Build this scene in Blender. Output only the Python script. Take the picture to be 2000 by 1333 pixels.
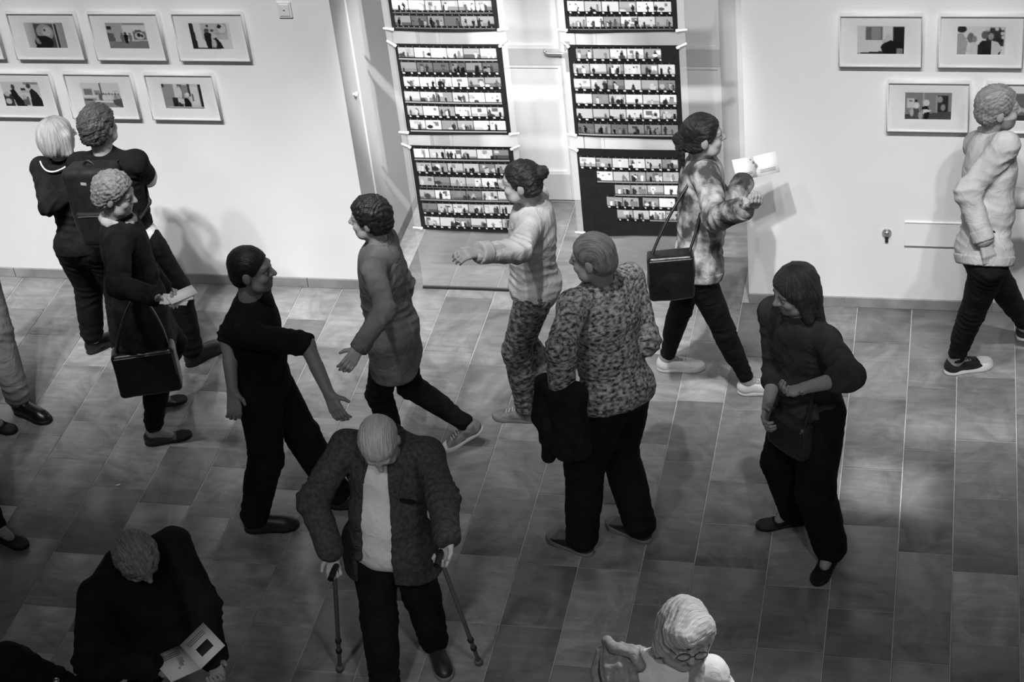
import bpy, bmesh, math, random
import numpy as np
from mathutils import Vector, Matrix

for o in list(bpy.data.objects): bpy.data.objects.remove(o)
scene = bpy.context.scene
COL = scene.collection

# ------------------------------------------------------------------ camera
# calibrated from the wall, frame and floor-joint lines of the photograph
FPX, PITCH, YAW, ROLL, CAMH = 3673.35, 0.617937, -0.271201, -0.117936, 6.6
_cp, _sp = math.cos(PITCH), math.sin(PITCH)
C_FW = np.array([math.sin(YAW)*_cp, math.cos(YAW)*_cp, -_sp])
_rt = np.array([math.cos(YAW), -math.sin(YAW), 0.0]); _up = np.cross(_rt, C_FW)
C_RT = math.cos(ROLL)*_rt + math.sin(ROLL)*_up
C_UP = -math.sin(ROLL)*_rt + math.cos(ROLL)*_up
C_POS = np.array([0.0, 0.0, CAMH])
cam_d = bpy.data.cameras.new('camera'); cam = bpy.data.objects.new('camera', cam_d); COL.objects.link(cam)
cam_d.sensor_fit = 'HORIZONTAL'; cam_d.sensor_width = 36.0; cam_d.lens = FPX*36.0/2000.0
m = Matrix.Identity(4)
for i in range(3):
    m[i][0] = C_RT[i]; m[i][1] = C_UP[i]; m[i][2] = -C_FW[i]; m[i][3] = C_POS[i]
cam.matrix_world = m
cam_d.clip_start = 0.1; cam_d.clip_end = 100
scene.camera = cam

# ------------------------------------------------------------------ world, lamps, exposure
W = bpy.data.worlds.new('world'); scene.world = W; W.use_nodes = True
W.node_tree.nodes['Background'].inputs[0].default_value = (0.5, 0.5, 0.5, 1)
W.node_tree.nodes['Background'].inputs[1].default_value = 0.02
vs = scene.view_settings
vs.view_transform = 'Standard'; vs.look = 'None'; vs.gamma = 1.0; vs.exposure = 0.0
vs.use_curve_mapping = False
WALL_Y = 9.448

def spot(name, loc, tgt, power, size, blend=0.7, rad=0.05):
    d = bpy.data.lights.new(name, 'SPOT'); d.energy = power; d.spot_size = math.radians(size)
    d.spot_blend = blend; d.shadow_soft_size = rad
    o = bpy.data.objects.new(name, d); COL.objects.link(o); o.location = loc
    o.rotation_euler = (Vector(tgt)-Vector(loc)).to_track_quat('-Z', 'Y').to_euler()
    return o
# gallery track high above the walkway: wide washers on the picture wall
for x in (-7.2, -5.8, -4.4, -3.0, -1.6, -0.2, 1.2):
    spot('wash_spot', (x, 5.6, 6.4), (x+0.05, WALL_Y, 0.75), 640 if x > -2 else 585, 46, 1.0, 0.07)
for x in (-7.2, -6.4, -5.6, -4.8, -4.0, -3.2, -2.4, -1.6, -0.8, 0.0, 0.8):  # supplementary narrow row, added to brighten the wall foot and near floor
    spot('wash_spot', (x, 5.65, 6.4), (x, WALL_Y-0.15, 0.0), 760 if x < -1.2 else 330, 21, 1.0, 0.07)
for x, tx, tz, pw in ((-2.65, -2.65, 0.5, 650), (-1.8, -1.8, 0.6, 800), (-2.2, -2.2, 1.5, 380)):      # three more added to brighten the door niche
    spot('wash_spot', (x, 6.2, 4.6), (tx, 10.5, tz), pw, 21, 0.6, 0.06)
spot('wash_spot', (-1.2, 6.6, 4.6), (-3.3, 10.45, 0.95), 1300, 17, 0.6, 0.06)  # another added spot, brightens the left reveal of the niche
# added fill lamps, none seen: a weak soft light on the near visitors
for x, y, z, tx, ty, tz, pw, sz in ((-2.2, 1.4, 5.6, -2.35, 5.9, 1.1, 210, 20), (0.9, 7.2, 5.2, -0.9, 4.5, 0.3, 800, 42),
                                    (-4.8, 0.6, 7.6, -4.2, 6.3, 0.0, 130, 55), (-1.9, 0.4, 7.6, -1.8, 6.4, 0.0, 130, 55), (1.2, 0.6, 7.6, 0.0, 6.5, 0.0, 480, 55)):
    spot('fill_spot', (x, y, z), (tx, ty, tz), pw, sz, 0.9, 0.2)

# two added unseen area lamps throw soft rectangles on the floor slabs
def add_patch_lamp(loc, tgt, w, h, power):
    d = bpy.data.lights.new('patch_lamp', 'AREA'); d.shape = 'RECTANGLE'; d.size = w; d.size_y = h; d.energy = power; d.spread = math.radians(3.0)
    o = bpy.data.objects.new('patch_lamp', d); COL.objects.link(o); o.location = loc
    o.rotation_euler = (Vector(tgt)-Vector(loc)).to_track_quat('-Z', 'Y').to_euler()
add_patch_lamp((-0.24, 7.5, 6.0), (-0.22, 7.78, 0.0), 0.5, 0.36, 0.62)
add_patch_lamp((0.18, 8.0, 6.0), (0.18, 8.3, 0.0), 0.75, 0.22, 0.3)

# ------------------------------------------------------------------ helpers
def cray(px, py):
    return C_FW + C_RT*(px-1000.0)/FPX + C_UP*(666.5-py)/FPX
def at(px, py, z=0.0):
    d = cray(px, py); return C_POS + d*((z-CAMH)/d[2])
def on_y(px, py, y):
    d = cray(px, py); return C_POS + d*(y/d[1])

def tag(o, label=None, cat=None, group=None, kind=None):
    if label: o['label'] = label
    if cat: o['category'] = cat
    if group: o['group'] = group
    if kind: o['kind'] = kind
    return o
def link(name, me, parent=None, loc=(0, 0, 0)):
    o = bpy.data.objects.new(name, me); COL.objects.link(o)
    o.location = loc
    if parent is not None: o.parent = parent
    return o
def empty(name, loc):
    o = bpy.data.objects.new(name, None); COL.objects.link(o); o.location = loc
    o.empty_display_size = 0.1
    return o
def mesh_np(name, V, F, mat=None, smooth=False):
    me = bpy.data.meshes.new(name)
    V = np.asarray(V, np.float32); F = np.asarray(F, np.int32)
    n = F.shape[1]
    me.vertices.add(len(V)); me.vertices.foreach_set('co', V.ravel())
    me.loops.add(F.size); me.loops.foreach_set('vertex_index', F.ravel())
    me.polygons.add(len(F)); me.polygons.foreach_set('loop_start', np.arange(0, F.size, n, dtype=np.int32))
    me.polygons.foreach_set('loop_total', np.full(len(F), n, np.int32))
    if smooth: me.polygons.foreach_set('use_smooth', np.ones(len(F), bool))
    me.update(calc_edges=True)
    if mat: me.materials.append(mat)
    return me
def col_attr(me, vals, name='tone'):
    a = me.color_attributes.new(name, 'FLOAT_COLOR', 'POINT')
    c = np.ones((len(me.vertices), 4), np.float32); c[:, :3] = np.asarray(vals, np.float32).reshape(-1, 1)
    a.data.foreach_set('color', c.ravel())
class MB:
    """collects boxes and tubes into one mesh"""
    def __init__(s): s.v = []; s.f = []
    def box(s, x0, x1, y0, y1, z0, z1):
        n = len(s.v)
        s.v += [(x, y, z) for z in (z0, z1) for y in (y0, y1) for x in (x0, x1)]
        s.f += [[n+i for i in q] for q in ((0, 2, 3, 1), (4, 5, 7, 6), (0, 1, 5, 4), (2, 6, 7, 3), (0, 4, 6, 2), (1, 3, 7, 5))]
        return s
    def tube(s, pts, rad, seg=10, cap=True):
        pts = [Vector(p) for p in pts]
        if not hasattr(rad, '__len__'): rad = [rad]*len(pts)
        n0 = len(s.v); ref = None
        for i, p in enumerate(pts):
            t = (pts[min(i+1, len(pts)-1)]-pts[max(i-1, 0)]).normalized()
            if ref is None: ref = t.orthogonal().normalized()
            ref = (ref - t*ref.dot(t)).normalized(); b = t.cross(ref)
            for k in range(seg):
                a = 2*math.pi*k/seg
                s.v.append(tuple(p + (ref*math.cos(a)+b*math.sin(a))*rad[i]))
        for i in range(len(pts)-1):
            for k in range(seg):
                a = n0+i*seg+k; b2 = n0+i*seg+(k+1) % seg
                s.f.append([a, b2, b2+seg, a+seg])
        if cap:
            s.f.append([n0+k for k in range(seg)][::-1]); e = n0+(len(pts)-1)*seg
            s.f.append([e+k for k in range(seg)])
        return s
    def build(s, name, mat, parent=None, loc=(0, 0, 0), smooth=False, bevel=0.0):
        me = bpy.data.meshes.new(name); me.from_pydata(s.v, [], s.f)
        if bevel:
            bm = bmesh.new(); bm.from_mesh(me)
            bmesh.ops.bevel(bm, geom=list(bm.edges), offset=bevel, segments=2, affect='EDGES', profile=0.5)
            bm.to_mesh(me); bm.free()
        if smooth:
            for p in me.polygons: p.use_smooth = True
        me.materials.append(mat)
        return link(name, me, parent, loc)

# ------------------------------------------------------------------ materials (all neutral greys: a black and white photograph)
def nt(name):
    m = bpy.data.materials.new(name); m.use_nodes = True
    t = m.node_tree; return m, t, t.nodes['Principled BSDF']
def N(t, kind, **kw):
    n = t.nodes.new(kind)
    for k, v in kw.items():
        if k.startswith('i_'):
            key = k[2:]; n.inputs[int(key) if key.isdigit() else key.replace('_', ' ')].default_value = v
        else: setattr(n, k, v)
    return n
def g(v): return (v, v, v, 1)
def ramp(t, src, stops):
    r = N(t, 'ShaderNodeValToRGB'); e = r.color_ramp.elements
    while len(e) < len(stops): e.new(0.5)
    for el, (p, v) in zip(e, stops): el.position = p; el.color = g(v)
    t.links.new(src, r.inputs[0]); return r
def bump(t, bs, src, dist, strength=0.6):
    b = N(t, 'ShaderNodeBump'); b.inputs['Strength'].default_value = strength; b.inputs['Distance'].default_value = dist
    t.links.new(src, b.inputs['Height']); t.links.new(b.outputs[0], bs.inputs['Normal']); return b
def mat_plain(name, v, rough=0.6, spec=0.4, noise=0.06, nscale=20, bmp=0.0, metal=0.0):
    m, t, bs = nt(name)
    tc = N(t, 'ShaderNodeTexCoord'); nz = N(t, 'ShaderNodeTexNoise', i_Scale=nscale, i_Detail=4.0)
    t.links.new(tc.outputs['Object'], nz.inputs['Vector'])
    r = ramp(t, nz.outputs[0], [(0.3, v*(1-noise)), (0.7, min(1, v*(1+noise)))])
    t.links.new(r.outputs[0], bs.inputs['Base Color'])
    bs.inputs['Roughness'].default_value = rough; bs.inputs['Specular IOR Level'].default_value = spec; bs.inputs['Metallic'].default_value = metal
    if bmp: bump(t, bs, nz.outputs[0], bmp)
    return m
def mat_cloth(name, v, noise=0.25, nscale=9.0, weave=420.0, rough=0.9, stretch=(1, 1, 1), lo=None, hi=None, p0=0.35, p1=0.65):
    """woven fabric: soft tone variation and a fine weave relief"""
    m, t, bs = nt(name)
    tc = N(t, 'ShaderNodeTexCoord'); mp = N(t, 'ShaderNodeMapping'); mp.inputs['Scale'].default_value = stretch
    t.links.new(tc.outputs['Object'], mp.inputs['Vector'])
    nz = N(t, 'ShaderNodeTexNoise', i_Scale=nscale, i_Detail=5.0); t.links.new(mp.outputs[0], nz.inputs['Vector'])
    lo = v*(1-noise) if lo is None else lo; hi = v*(1+noise) if hi is None else hi
    r = ramp(t, nz.outputs[0], [(p0, lo), (p1, hi)]); t.links.new(r.outputs[0], bs.inputs['Base Color'])
    wv = N(t, 'ShaderNodeTexNoise', i_Scale=weave, i_Detail=2.0); t.links.new(tc.outputs['Object'], wv.inputs['Vector'])
    bump(t, bs, wv.outputs[0], 0.002, 0.35)
    bs.inputs['Roughness'].default_value = rough; bs.inputs['Specular IOR Level'].default_value = 0.15
    
    wr = N(t, 'ShaderNodeTexNoise', i_Scale=11.0, i_Detail=3.0, i_Distortion=1.4); t.links.new(tc.outputs['Object'], wr.inputs['Vector'])
    b2 = bump(t, bs, wr.outputs[0], 0.02, 0.55); t.links.new(t.nodes['Bump'].outputs[0], b2.inputs['Normal'])
    return m
def mat_tone(name, v, rough=0.5, spec=0.35, nscale=60.0, sss=False):
    """base grey times the mesh's own printed / pigment tone"""
    m, t, bs = nt(name)
    at_ = N(t, 'ShaderNodeVertexColor'); at_.layer_name = 'tone'
    mx = N(t, 'ShaderNodeMix'); mx.data_type = 'RGBA'; mx.blend_type = 'MULTIPLY'; mx.inputs[0].default_value = 1.0
    t.links.new(at_.outputs[0], mx.inputs[6]); mx.inputs[7].default_value = g(v)
    t.links.new(mx.outputs[2], bs.inputs['Base Color'])
    bs.inputs['Roughness'].default_value = rough; bs.inputs['Specular IOR Level'].default_value = spec
    if nscale:
        tc = N(t, 'ShaderNodeTexCoord'); nz = N(t, 'ShaderNodeTexNoise', i_Scale=nscale, i_Detail=4.0)
        t.links.new(tc.outputs['Object'], nz.inputs['Vector']); bump(t, bs, nz.outputs[0], 0.002, 0.25)
    return m
def mat_hair(name, v, lo, stretch=(420, 60, 60), rough=0.5):
    m, t, bs = nt(name)
    at_ = N(t, 'ShaderNodeAttribute'); at_.attribute_name = 'flow'
    mp = N(t, 'ShaderNodeMapping'); mp.inputs['Scale'].default_value = stretch
    t.links.new(at_.outputs['Vector'], mp.inputs['Vector'])
    nz = N(t, 'ShaderNodeTexNoise', i_Scale=1.0, i_Detail=3.0); t.links.new(mp.outputs[0], nz.inputs['Vector'])
    r = ramp(t, nz.outputs[0], [(0.3, lo), (0.7, v)]); t.links.new(r.outputs[0], bs.inputs['Base Color'])
    bump(t, bs, nz.outputs[0], 0.008, 0.9)
    bs.inputs['Roughness'].default_value = rough; bs.inputs['Specular IOR Level'].default_value = 0.4
    return m
def mat_glass(name, haze=0.0, gloss=0.06):
    m = bpy.data.materials.new(name); m.use_nodes = True; t = m.node_tree
    for n in list(t.nodes): t.nodes.remove(n)
    out = N(t, 'ShaderNodeOutputMaterial'); tr = N(t, 'ShaderNodeBsdfTransparent'); gl = N(t, 'ShaderNodeBsdfGlossy')
    gl.inputs['Roughness'].default_value = 0.03; tr.inputs[0].default_value = g(0.985)
    fac = gloss
    m1 = N(t, 'ShaderNodeMixShader'); m1.inputs[0].default_value = gloss; t.links.new(tr.outputs[0], m1.inputs[1]); t.links.new(gl.outputs[0], m1.inputs[2])
    last = m1
    if haze:
        df = N(t, 'ShaderNodeBsdfDiffuse'); df.inputs[0].default_value = g(0.85)
        m2 = N(t, 'ShaderNodeMixShader'); m2.inputs[0].default_value = haze
        t.links.new(m1.outputs[0], m2.inputs[1]); t.links.new(df.outputs[0], m2.inputs[2]); last = m2
    t.links.new(last.outputs[0], out.inputs[0]); return m

def mat_slab():
    m, t, bs = nt('slate_slab')
    oi = N(t, 'ShaderNodeObjectInfo'); tc = N(t, 'ShaderNodeTexCoord')
    add = N(t, 'ShaderNodeVectorMath', operation='MULTIPLY_ADD')
    add.inputs[1].default_value = (1, 1, 1)
    sc = N(t, 'ShaderNodeVectorMath', operation='SCALE'); sc.inputs['Scale'].default_value = 40.0
    cmb = N(t, 'ShaderNodeCombineXYZ')
    for i in range(3): t.links.new(oi.outputs['Random'], cmb.inputs[i])
    t.links.new(cmb.outputs[0], sc.inputs[0]); t.links.new(tc.outputs['Object'], add.inputs[0]); t.links.new(sc.outputs[0], add.inputs[2])
    # cloudy riven veining, a different cut in each slab
    n1 = N(t, 'ShaderNodeTexNoise', i_Scale=3.2, i_Detail=7.0, i_Roughness=0.6, i_Distortion=2.4); t.links.new(add.outputs[0], n1.inputs['Vector'])
    mp = N(t, 'ShaderNodeMapping'); mp.inputs['Scale'].default_value = (2.0, 14.0, 1.0); t.links.new(add.outputs[0], mp.inputs['Vector'])
    n2 = N(t, 'ShaderNodeTexNoise', i_Scale=1.0, i_Detail=3.0, i_Distortion=1.8); t.links.new(mp.outputs[0], n2.inputs['Vector'])
    r1 = ramp(t, n1.outputs[0], [(0.3, 0.7), (0.5, 1.0), (0.7, 1.28)]); r2 = ramp(t, n2.outputs[0], [(0.34, 0.87), (0.66, 1.1)])
    ro = N(t, 'ShaderNodeMix'); ro.data_type = 'RGBA'; ro.inputs[0].default_value = 0.0
    a = N(t, 'ShaderNodeMix'); a.data_type = 'RGBA'; a.blend_type = 'MULTIPLY'; a.inputs[0].default_value = 1
    b = N(t, 'ShaderNodeMix'); b.data_type = 'RGBA'; b.blend_type = 'MULTIPLY'; b.inputs[0].default_value = 1
    t.links.new(r1.outputs[0], a.inputs[6]); t.links.new(r2.outputs[0], a.inputs[7])
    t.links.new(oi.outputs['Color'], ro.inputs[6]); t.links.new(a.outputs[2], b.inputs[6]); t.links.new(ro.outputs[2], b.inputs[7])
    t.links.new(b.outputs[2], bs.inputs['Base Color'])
    rr = ramp(t, n1.outputs[0], [(0.3, 0.34), (0.75, 0.5)]); t.links.new(rr.outputs[0], bs.inputs['Roughness'])
    bs.inputs['Specular IOR Level'].default_value = 0.45
    bump(t, bs, n1.outputs[0], 0.006, 0.25)
    return m

M = dict(
    wall=mat_plain('white_plaster', 0.78, 0.85, 0.2, 0.02, 2.5, 0.004),
    reveal=mat_plain('white_reveal_paint', 0.8, 0.6, 0.3, 0.02, 3.0, 0.002),
    slab=mat_slab(), grout=mat_plain('pale_grout', 0.42, 0.9, 0.2, 0.15, 30),
    base=mat_plain('grey_stone_skirting', 0.26, 0.55, 0.4, 0.25, 6.0, 0.002),
    frame=mat_plain('white_frame_lacquer', 0.66, 0.35, 0.5, 0.02, 5.0),
    mat=mat_plain('mount_board', 0.78, 0.9, 0.1, 0.01, 50),
    plastic=mat_plain('white_plastic', 0.75, 0.35, 0.5, 0.01, 5.0),
    doorframe=mat_plain('grey_door_paint', 0.6, 0.4, 0.4, 0.03, 4.0),
    doorpanel=mat_plain('white_door_paint', 0.84, 0.4, 0.4, 0.02, 4.0),
    steel=mat_plain('brushed_steel', 0.55, 0.3, 0.5, 0.05, 40, 0.0, 0.9),
    blackm=mat_plain('black_metal', 0.015, 0.35, 0.5, 0.2, 20),
    print=mat_tone('silver_print', 1.0, 0.45, 0.3, 0), sheetblack=mat_plain('black_photo_paper', 0.012, 0.4, 0.4, 0.2, 20),
    glass=mat_glass('picture_glass'), pane=mat_glass('hung_glass_pane', 0.12, 0.03),
    ceiling=mat_plain('ceiling_paint', 0.3, 0.9, 0.2, 0.02, 2.0),
)

# ------------------------------------------------------------------ the room
NX0, NX1, DOOR_Y = -3.475, -1.105, 10.5554
RX0, RX1, RY0, CEIL = -9.0, 4.5, -3.0, 8.6
M['farwall'] = mat_plain('grey_hall_wall', 0.4, 0.85, 0.2, 0.03, 2.0)
floor = tag(MB().box(RX0, RX1, RY0, DOOR_Y+0.2, -0.2, -0.006).build('floor', M['grout']), kind='structure')
strips = [-7.15, -6.82, -6.52, -6.22, -5.93, -5.62, -5.25, -4.97, -4.61, -4.285, -3.97, -3.705, -3.33, -3.01, -2.70, -2.38, -2.06, -1.74, -1.415, -1.148, -0.775, -0.453, -0.132, 0.14, 0.462, 0.78, 1.1, 1.42, 1.75]
known = {-5.93: [9.08], -5.25: [8.51, 8.18], -4.97: [7.97, 7.62, 6.95], -4.61: [9.13, 7.40, 6.85, 6.44], -4.285: [7.29], -3.97: [9.09, 7.63],
         -3.705: [8.81, 8.12, 6.87], -3.33: [8.36, 6.43], -3.01: [9.385, 8.81, 6.14], -2.70: [8.70], -2.38: [7.51], -2.06: [6.555], -1.74: [8.435, 7.515, 7.005, 6.315],
         -1.415: [9.37, 7.905, 7.10], -1.148: [8.39, 7.755, 7.41], -0.775: [6.975, 6.53], -0.453: [9.08, 8.55, 7.465, 6.84], -0.132: [8.11, 7.285, 6.51], 0.14: [7.165, 6.665]}
rng = random.Random(7)
slab_i = 0
for x0, x1 in zip(strips[:-1], strips[1:]):
    cuts = sorted(set(known.get(x0, [])))
    inside = NX0 < (x0+x1)/2 < NX1
    ytop = DOOR_Y if inside else WALL_Y
    lo = 5.2 + rng.random()*0.4
    full = [lo]
    for c in cuts+[ytop]:
        while c - full[-1] > 0.86:
            full.append(full[-1] + min(c-full[-1]-0.33, rng.uniform(0.42, 0.72)))
        full.append(c)
    for y0, y1 in zip(full[:-1], full[1:]):
        if y1-y0 < 0.04: continue
        gp = 0.0028; w, d = (x1-x0)/2-gp, (y1-y0)/2-gp; e = 0.003; zt = rng.uniform(-0.0012, 0.0006)
        V = [(-w, -d, -0.02), (w, -d, -0.02), (w, d, -0.02), (-w, d, -0.02), (-w, -d, zt-e), (w, -d, zt-e), (w, d, zt-e), (-w, d, zt-e), (-w+e, -d+e, zt), (w-e, -d+e, zt), (w-e, d-e, zt), (-w+e, d-e, zt)]
        Fq = []
        for b in (0, 4):
            for k in range(4): Fq.append((b+k, b+(k+1) % 4, b+4+(k+1) % 4, b+4+k))
        Fq.append((8, 9, 10, 11))
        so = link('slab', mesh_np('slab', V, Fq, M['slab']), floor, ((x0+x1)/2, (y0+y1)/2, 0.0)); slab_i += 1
        xc, yc = (x0+x1)/2, (y0+y1)/2
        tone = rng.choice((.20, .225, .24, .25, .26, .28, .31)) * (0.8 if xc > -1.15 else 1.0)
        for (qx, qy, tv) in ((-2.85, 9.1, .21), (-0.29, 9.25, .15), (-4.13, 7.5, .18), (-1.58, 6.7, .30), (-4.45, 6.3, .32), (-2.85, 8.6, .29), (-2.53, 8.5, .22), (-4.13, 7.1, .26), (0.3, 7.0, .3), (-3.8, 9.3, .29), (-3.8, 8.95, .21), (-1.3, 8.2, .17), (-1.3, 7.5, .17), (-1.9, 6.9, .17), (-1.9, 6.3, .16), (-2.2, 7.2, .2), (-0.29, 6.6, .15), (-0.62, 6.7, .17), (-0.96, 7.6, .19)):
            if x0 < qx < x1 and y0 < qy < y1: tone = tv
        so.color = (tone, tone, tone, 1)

wl = MB().box(RX0, NX0, WALL_Y, WALL_Y+1.3, -0.2, CEIL).build('wall_back', M['wall']); tag(wl, kind='structure')
wr = MB().box(NX1, RX1, WALL_Y, WALL_Y+1.3, -0.2, CEIL).build('wall_back_right', M['wall']); tag(wr, kind='structure')
tag(MB().box(NX0, NX1, WALL_Y, WALL_Y+1.3, 3.1, CEIL).build('wall_lintel', M['wall']), kind='structure')
tag(MB().box(NX0, NX1, DOOR_Y+0.06, DOOR_Y+0.2, -0.2, 3.1).build('wall_niche', M['wall']), kind='structure')
tag(MB().box(RX0-0.2, RX0, RY0, WALL_Y+1.3, -0.2, CEIL).build('wall_left', M['farwall']), kind='structure')
tag(MB().box(RX1, RX1+0.2, RY0, WALL_Y+1.3, -0.2, CEIL).build('wall_right', M['farwall']), kind='structure')
tag(MB().box(RX0-0.2, RX1+0.2, RY0-0.2, RY0, -0.2, CEIL).build('wall_front', M['farwall']), kind='structure')
tag(MB().box(RX0-0.2, RX1+0.2, RY0-0.2, WALL_Y+1.3, CEIL, CEIL+0.2).build('ceiling', M['ceiling']), kind='structure')

def skirting(name, cuts, a, b, axis='x', fixed=WALL_Y):
    root = empty(name, (0, 0, 0)); tag(root, kind='structure')
    seq = [a]+[c for c in cuts if a < c < b]+[b]
    for p, q in zip(seq[:-1], seq[1:]):
        mb = MB()
        if axis == 'x': mb.box(p+0.002, q-0.002, fixed-0.014, fixed, 0.0, 0.068)
        else: mb.box(fixed, fixed+0.014, p+0.002, q-0.002, 0.0, 0.068)
        mb.build('skirting_tile', M['base'], root, bevel=0.002)
    return root
skirting('baseboard_left', [-7.9, -6.9, -5.98, -5.2, -4.35, -3.93], RX0, NX0)
skirting('baseboard_right', [-0.68, -0.52, 0.33, 0.9, 2.0, 3.1], NX1, RX1)
skirting('baseboard_niche', [], 9.62, 10.48, 'y', NX0)

# niche lining on the left reveal, with a small round door stop
ln = MB().box(NX0, NX0+0.012, 9.70, DOOR_Y-0.1, 0.07, 3.1).build('trim_1', M['reveal'], bevel=0.004); tag(ln, kind='structure')
sp = on_y(697, 235, 9.62); 
ks = MB().tube([(NX0, 9.60, 1.32), (NX0+0.012, 9.60, 1.32), (NX0+0.014, 9.60, 1.32), (NX0+0.03, 9.60, 1.32), (NX0+0.033, 9.60, 1.32)], [0.008, 0.008, 0.016, 0.017, 0.011], 16).build('door_stop', M['plastic'], smooth=False)
tag(ks, 'small round white door stop knob on the niche side wall', 'door stop')

# door casing and double-leaf door at the back of the niche
cs = MB().box(NX0, -3.315, DOOR_Y-0.06, DOOR_Y+0.06, 0, 3.1).box(-1.262, NX1, DOOR_Y-0.06, DOOR_Y+0.06, 0, 3.1).box(-3.315, -1.262, DOOR_Y-0.06, DOOR_Y+0.06, 2.35, 3.1).build('trim_2', M['reveal'], bevel=0.004); tag(cs, kind='structure')
def door_leaf(name, x0, x1, handle_x, side):
    r = empty(name, ((x0+x1)/2, DOOR_Y, 0)); tag(r, kind='structure')
    ox = (x0+x1)/2; y = 0.0; st = 0.112
    def bx(n, a, b, z0, z1, ya, yb, mt, bev=0.003): return MB().box(a-ox, b-ox, ya, yb, z0, z1).build(n, mt, r, bevel=bev)
    for a, b in ((x0+0.003, x0+st), (x1-st, x1-0.003)): bx('stile', a, b, 0.008, 2.34, y, y+0.045, M['doorframe'])
    for z0, z1 in ((0.008, 0.21), (1.02, 1.142), (2.2, 2.34)): bx('rail', x0+st, x1-st, z0, z1, y, y+0.045, M['doorframe'])
    for z0, z1 in ((0.21, 1.02), (1.142, 2.2)):
        bx('panel', x0+st, x1-st, z0, z1, y+0.018, y+0.034, M['doorpanel'], 0)
        mb = MB(); w = 0.02
        mb.box(x0+st-ox, x1-st-ox, y+0.004, y+0.018, z1-w, z1).box(x0+st-ox, x1-st-ox, y+0.004, y+0.018, z0, z0+w)
        mb.box(x0+st-ox, x0+st+w-ox, y+0.004, y+0.018, z0+w, z1-w).box(x1-st-w-ox, x1-st-ox, y+0.004, y+0.018, z0+w, z1-w)
        mb.build('panel_moulding', M['doorpanel'], r)
    if handle_x is not None:
        hx = handle_x-ox
        pl = MB().box(hx-0.02, hx+0.02, -0.008, 0, 0.98, 1.2).build('handle_plate', M['steel'], r, bevel=0.003)
        MB().tube([(hx, 0, 1.135), (hx, -0.035, 1.135), (hx, -0.05, 1.135), (hx-0.02*side, -0.058, 1.135), (hx-0.12*side, -0.058, 1.137), (hx-0.135*side, -0.056, 1.145), (hx-0.137*side, -0.056, 1.16)], [0.011, 0.011, 0.012, 0.012, 0.011, 0.011, 0.01], 12).build('lever', M['steel'], pl, smooth=True)
        MB().tube([(hx, -0.001, 1.03), (hx, -0.01, 1.03)], 0.012, 12).build('lock_cylinder', M['steel'], pl)
    return r
door_leaf('door_1', -3.315, -2.288, -2.345, 1)
door_leaf('door_2', -2.288, -1.262, None, 1)

# ------------------------------------------------------------------ printed pictures: small grey-scale canvases drawn in code
class Cv:
    def __init__(s, w, h, v=0.8, seed=0):
        s.w, s.h = w, h; s.a = np.full((h, w), float(v))
        yy, xx = np.mgrid[0:h, 0:w]; s.x = (xx+0.5)/w; s.y = (yy+0.5)/h   # y downwards, 0..1
        s.r = np.random.RandomState(seed)
    def put(s, mask, v): s.a = s.a*(1-mask)+v*mask; return s
    def soft(s, d, k=0.02): return np.clip(0.5-d/k, 0, 1)
    def ell(s, cx, cy, rx, ry, v):
        d = np.sqrt(((s.x-cx)/rx)**2+((s.y-cy)/ry)**2)-1; return s.put(s.soft(d*min(rx, ry), 0.02), v)
    def rect(s, x0, y0, x1, y1, v):
        d = np.maximum(np.maximum(x0-s.x, s.x-x1), np.maximum(y0-s.y, s.y-y1)); return s.put(s.soft(d, 0.02), v)
    def poly(s, pts, v):
        d = None; n = len(pts); inside = np.zeros_like(s.x, bool)
        for i in range(n):
            (x1, y1), (x2, y2) = pts[i], pts[(i+1) % n]
            if y1 != y2:
                c = ((y1 > s.y) != (y2 > s.y)) & (s.x < (x2-x1)*(s.y-y1)/(y2-y1)+x1); inside ^= c
        return s.put(inside.astype(float), v)
    def gradx(s, v0, v1, x0=0, x1=1):
        m = ((s.x >= x0) & (s.x <= x1)).astype(float); return s.put(m, v0+(v1-v0)*(s.x-x0)/max(x1-x0, 1e-6))
    def noise(s, amp, n=7):
        for _ in range(n):
            s.ell(s.r.rand(), s.r.rand(), s.r.uniform(.03, .1), s.r.uniform(.03, .12), np.clip(s.a.mean()+s.r.uniform(-amp, amp), .02, .95))
        return s
    def person(s, cx, top, hgt, v, vh=None):
        w = hgt*0.16*s.h/s.w*1.3
        s.ell(cx, top+hgt*0.1, w*0.55, hgt*0.1, v if vh is None else vh)
        s.poly([(cx-w*.9, top+hgt*.28), (cx-w*.4, top+hgt*.2), (cx+w*.4, top+hgt*.2), (cx+w*.9, top+hgt*.28), (cx+w*.8, top+hgt*.62), (cx+w*.55, top+hgt), (cx-w*.55, top+hgt), (cx-w*.8, top+hgt*.62)], v)
        return s
def photo_mesh(name, cv, w, h, mat):
    """flat print lying in XZ, facing -Y, its origin at the lower left corner"""
    nx, ny = cv.w, cv.h
    xs = (np.arange(nx)+0.5)/nx; xs[0] = 0; xs[-1] = 1; zs = (np.arange(ny)+0.5)/ny; zs[0] = 0; zs[-1] = 1
    X, Z = np.meshgrid(xs*w, (1-zs)*h)
    V = np.stack([X.ravel(), np.zeros(X.size), Z.ravel()], 1)
    i = np.arange(nx*ny).reshape(ny, nx)
    F = np.stack([i[:-1, :-1].ravel(), i[1:, :-1].ravel(), i[1:, 1:].ravel(), i[:-1, 1:].ravel()], 1)
    me = mesh_np(name, V, F, mat); col_attr(me, .82*np.clip(cv.a+cv.r.uniform(-.03, .03, cv.a.shape), 0.02, 1)**1.7); return me

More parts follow.
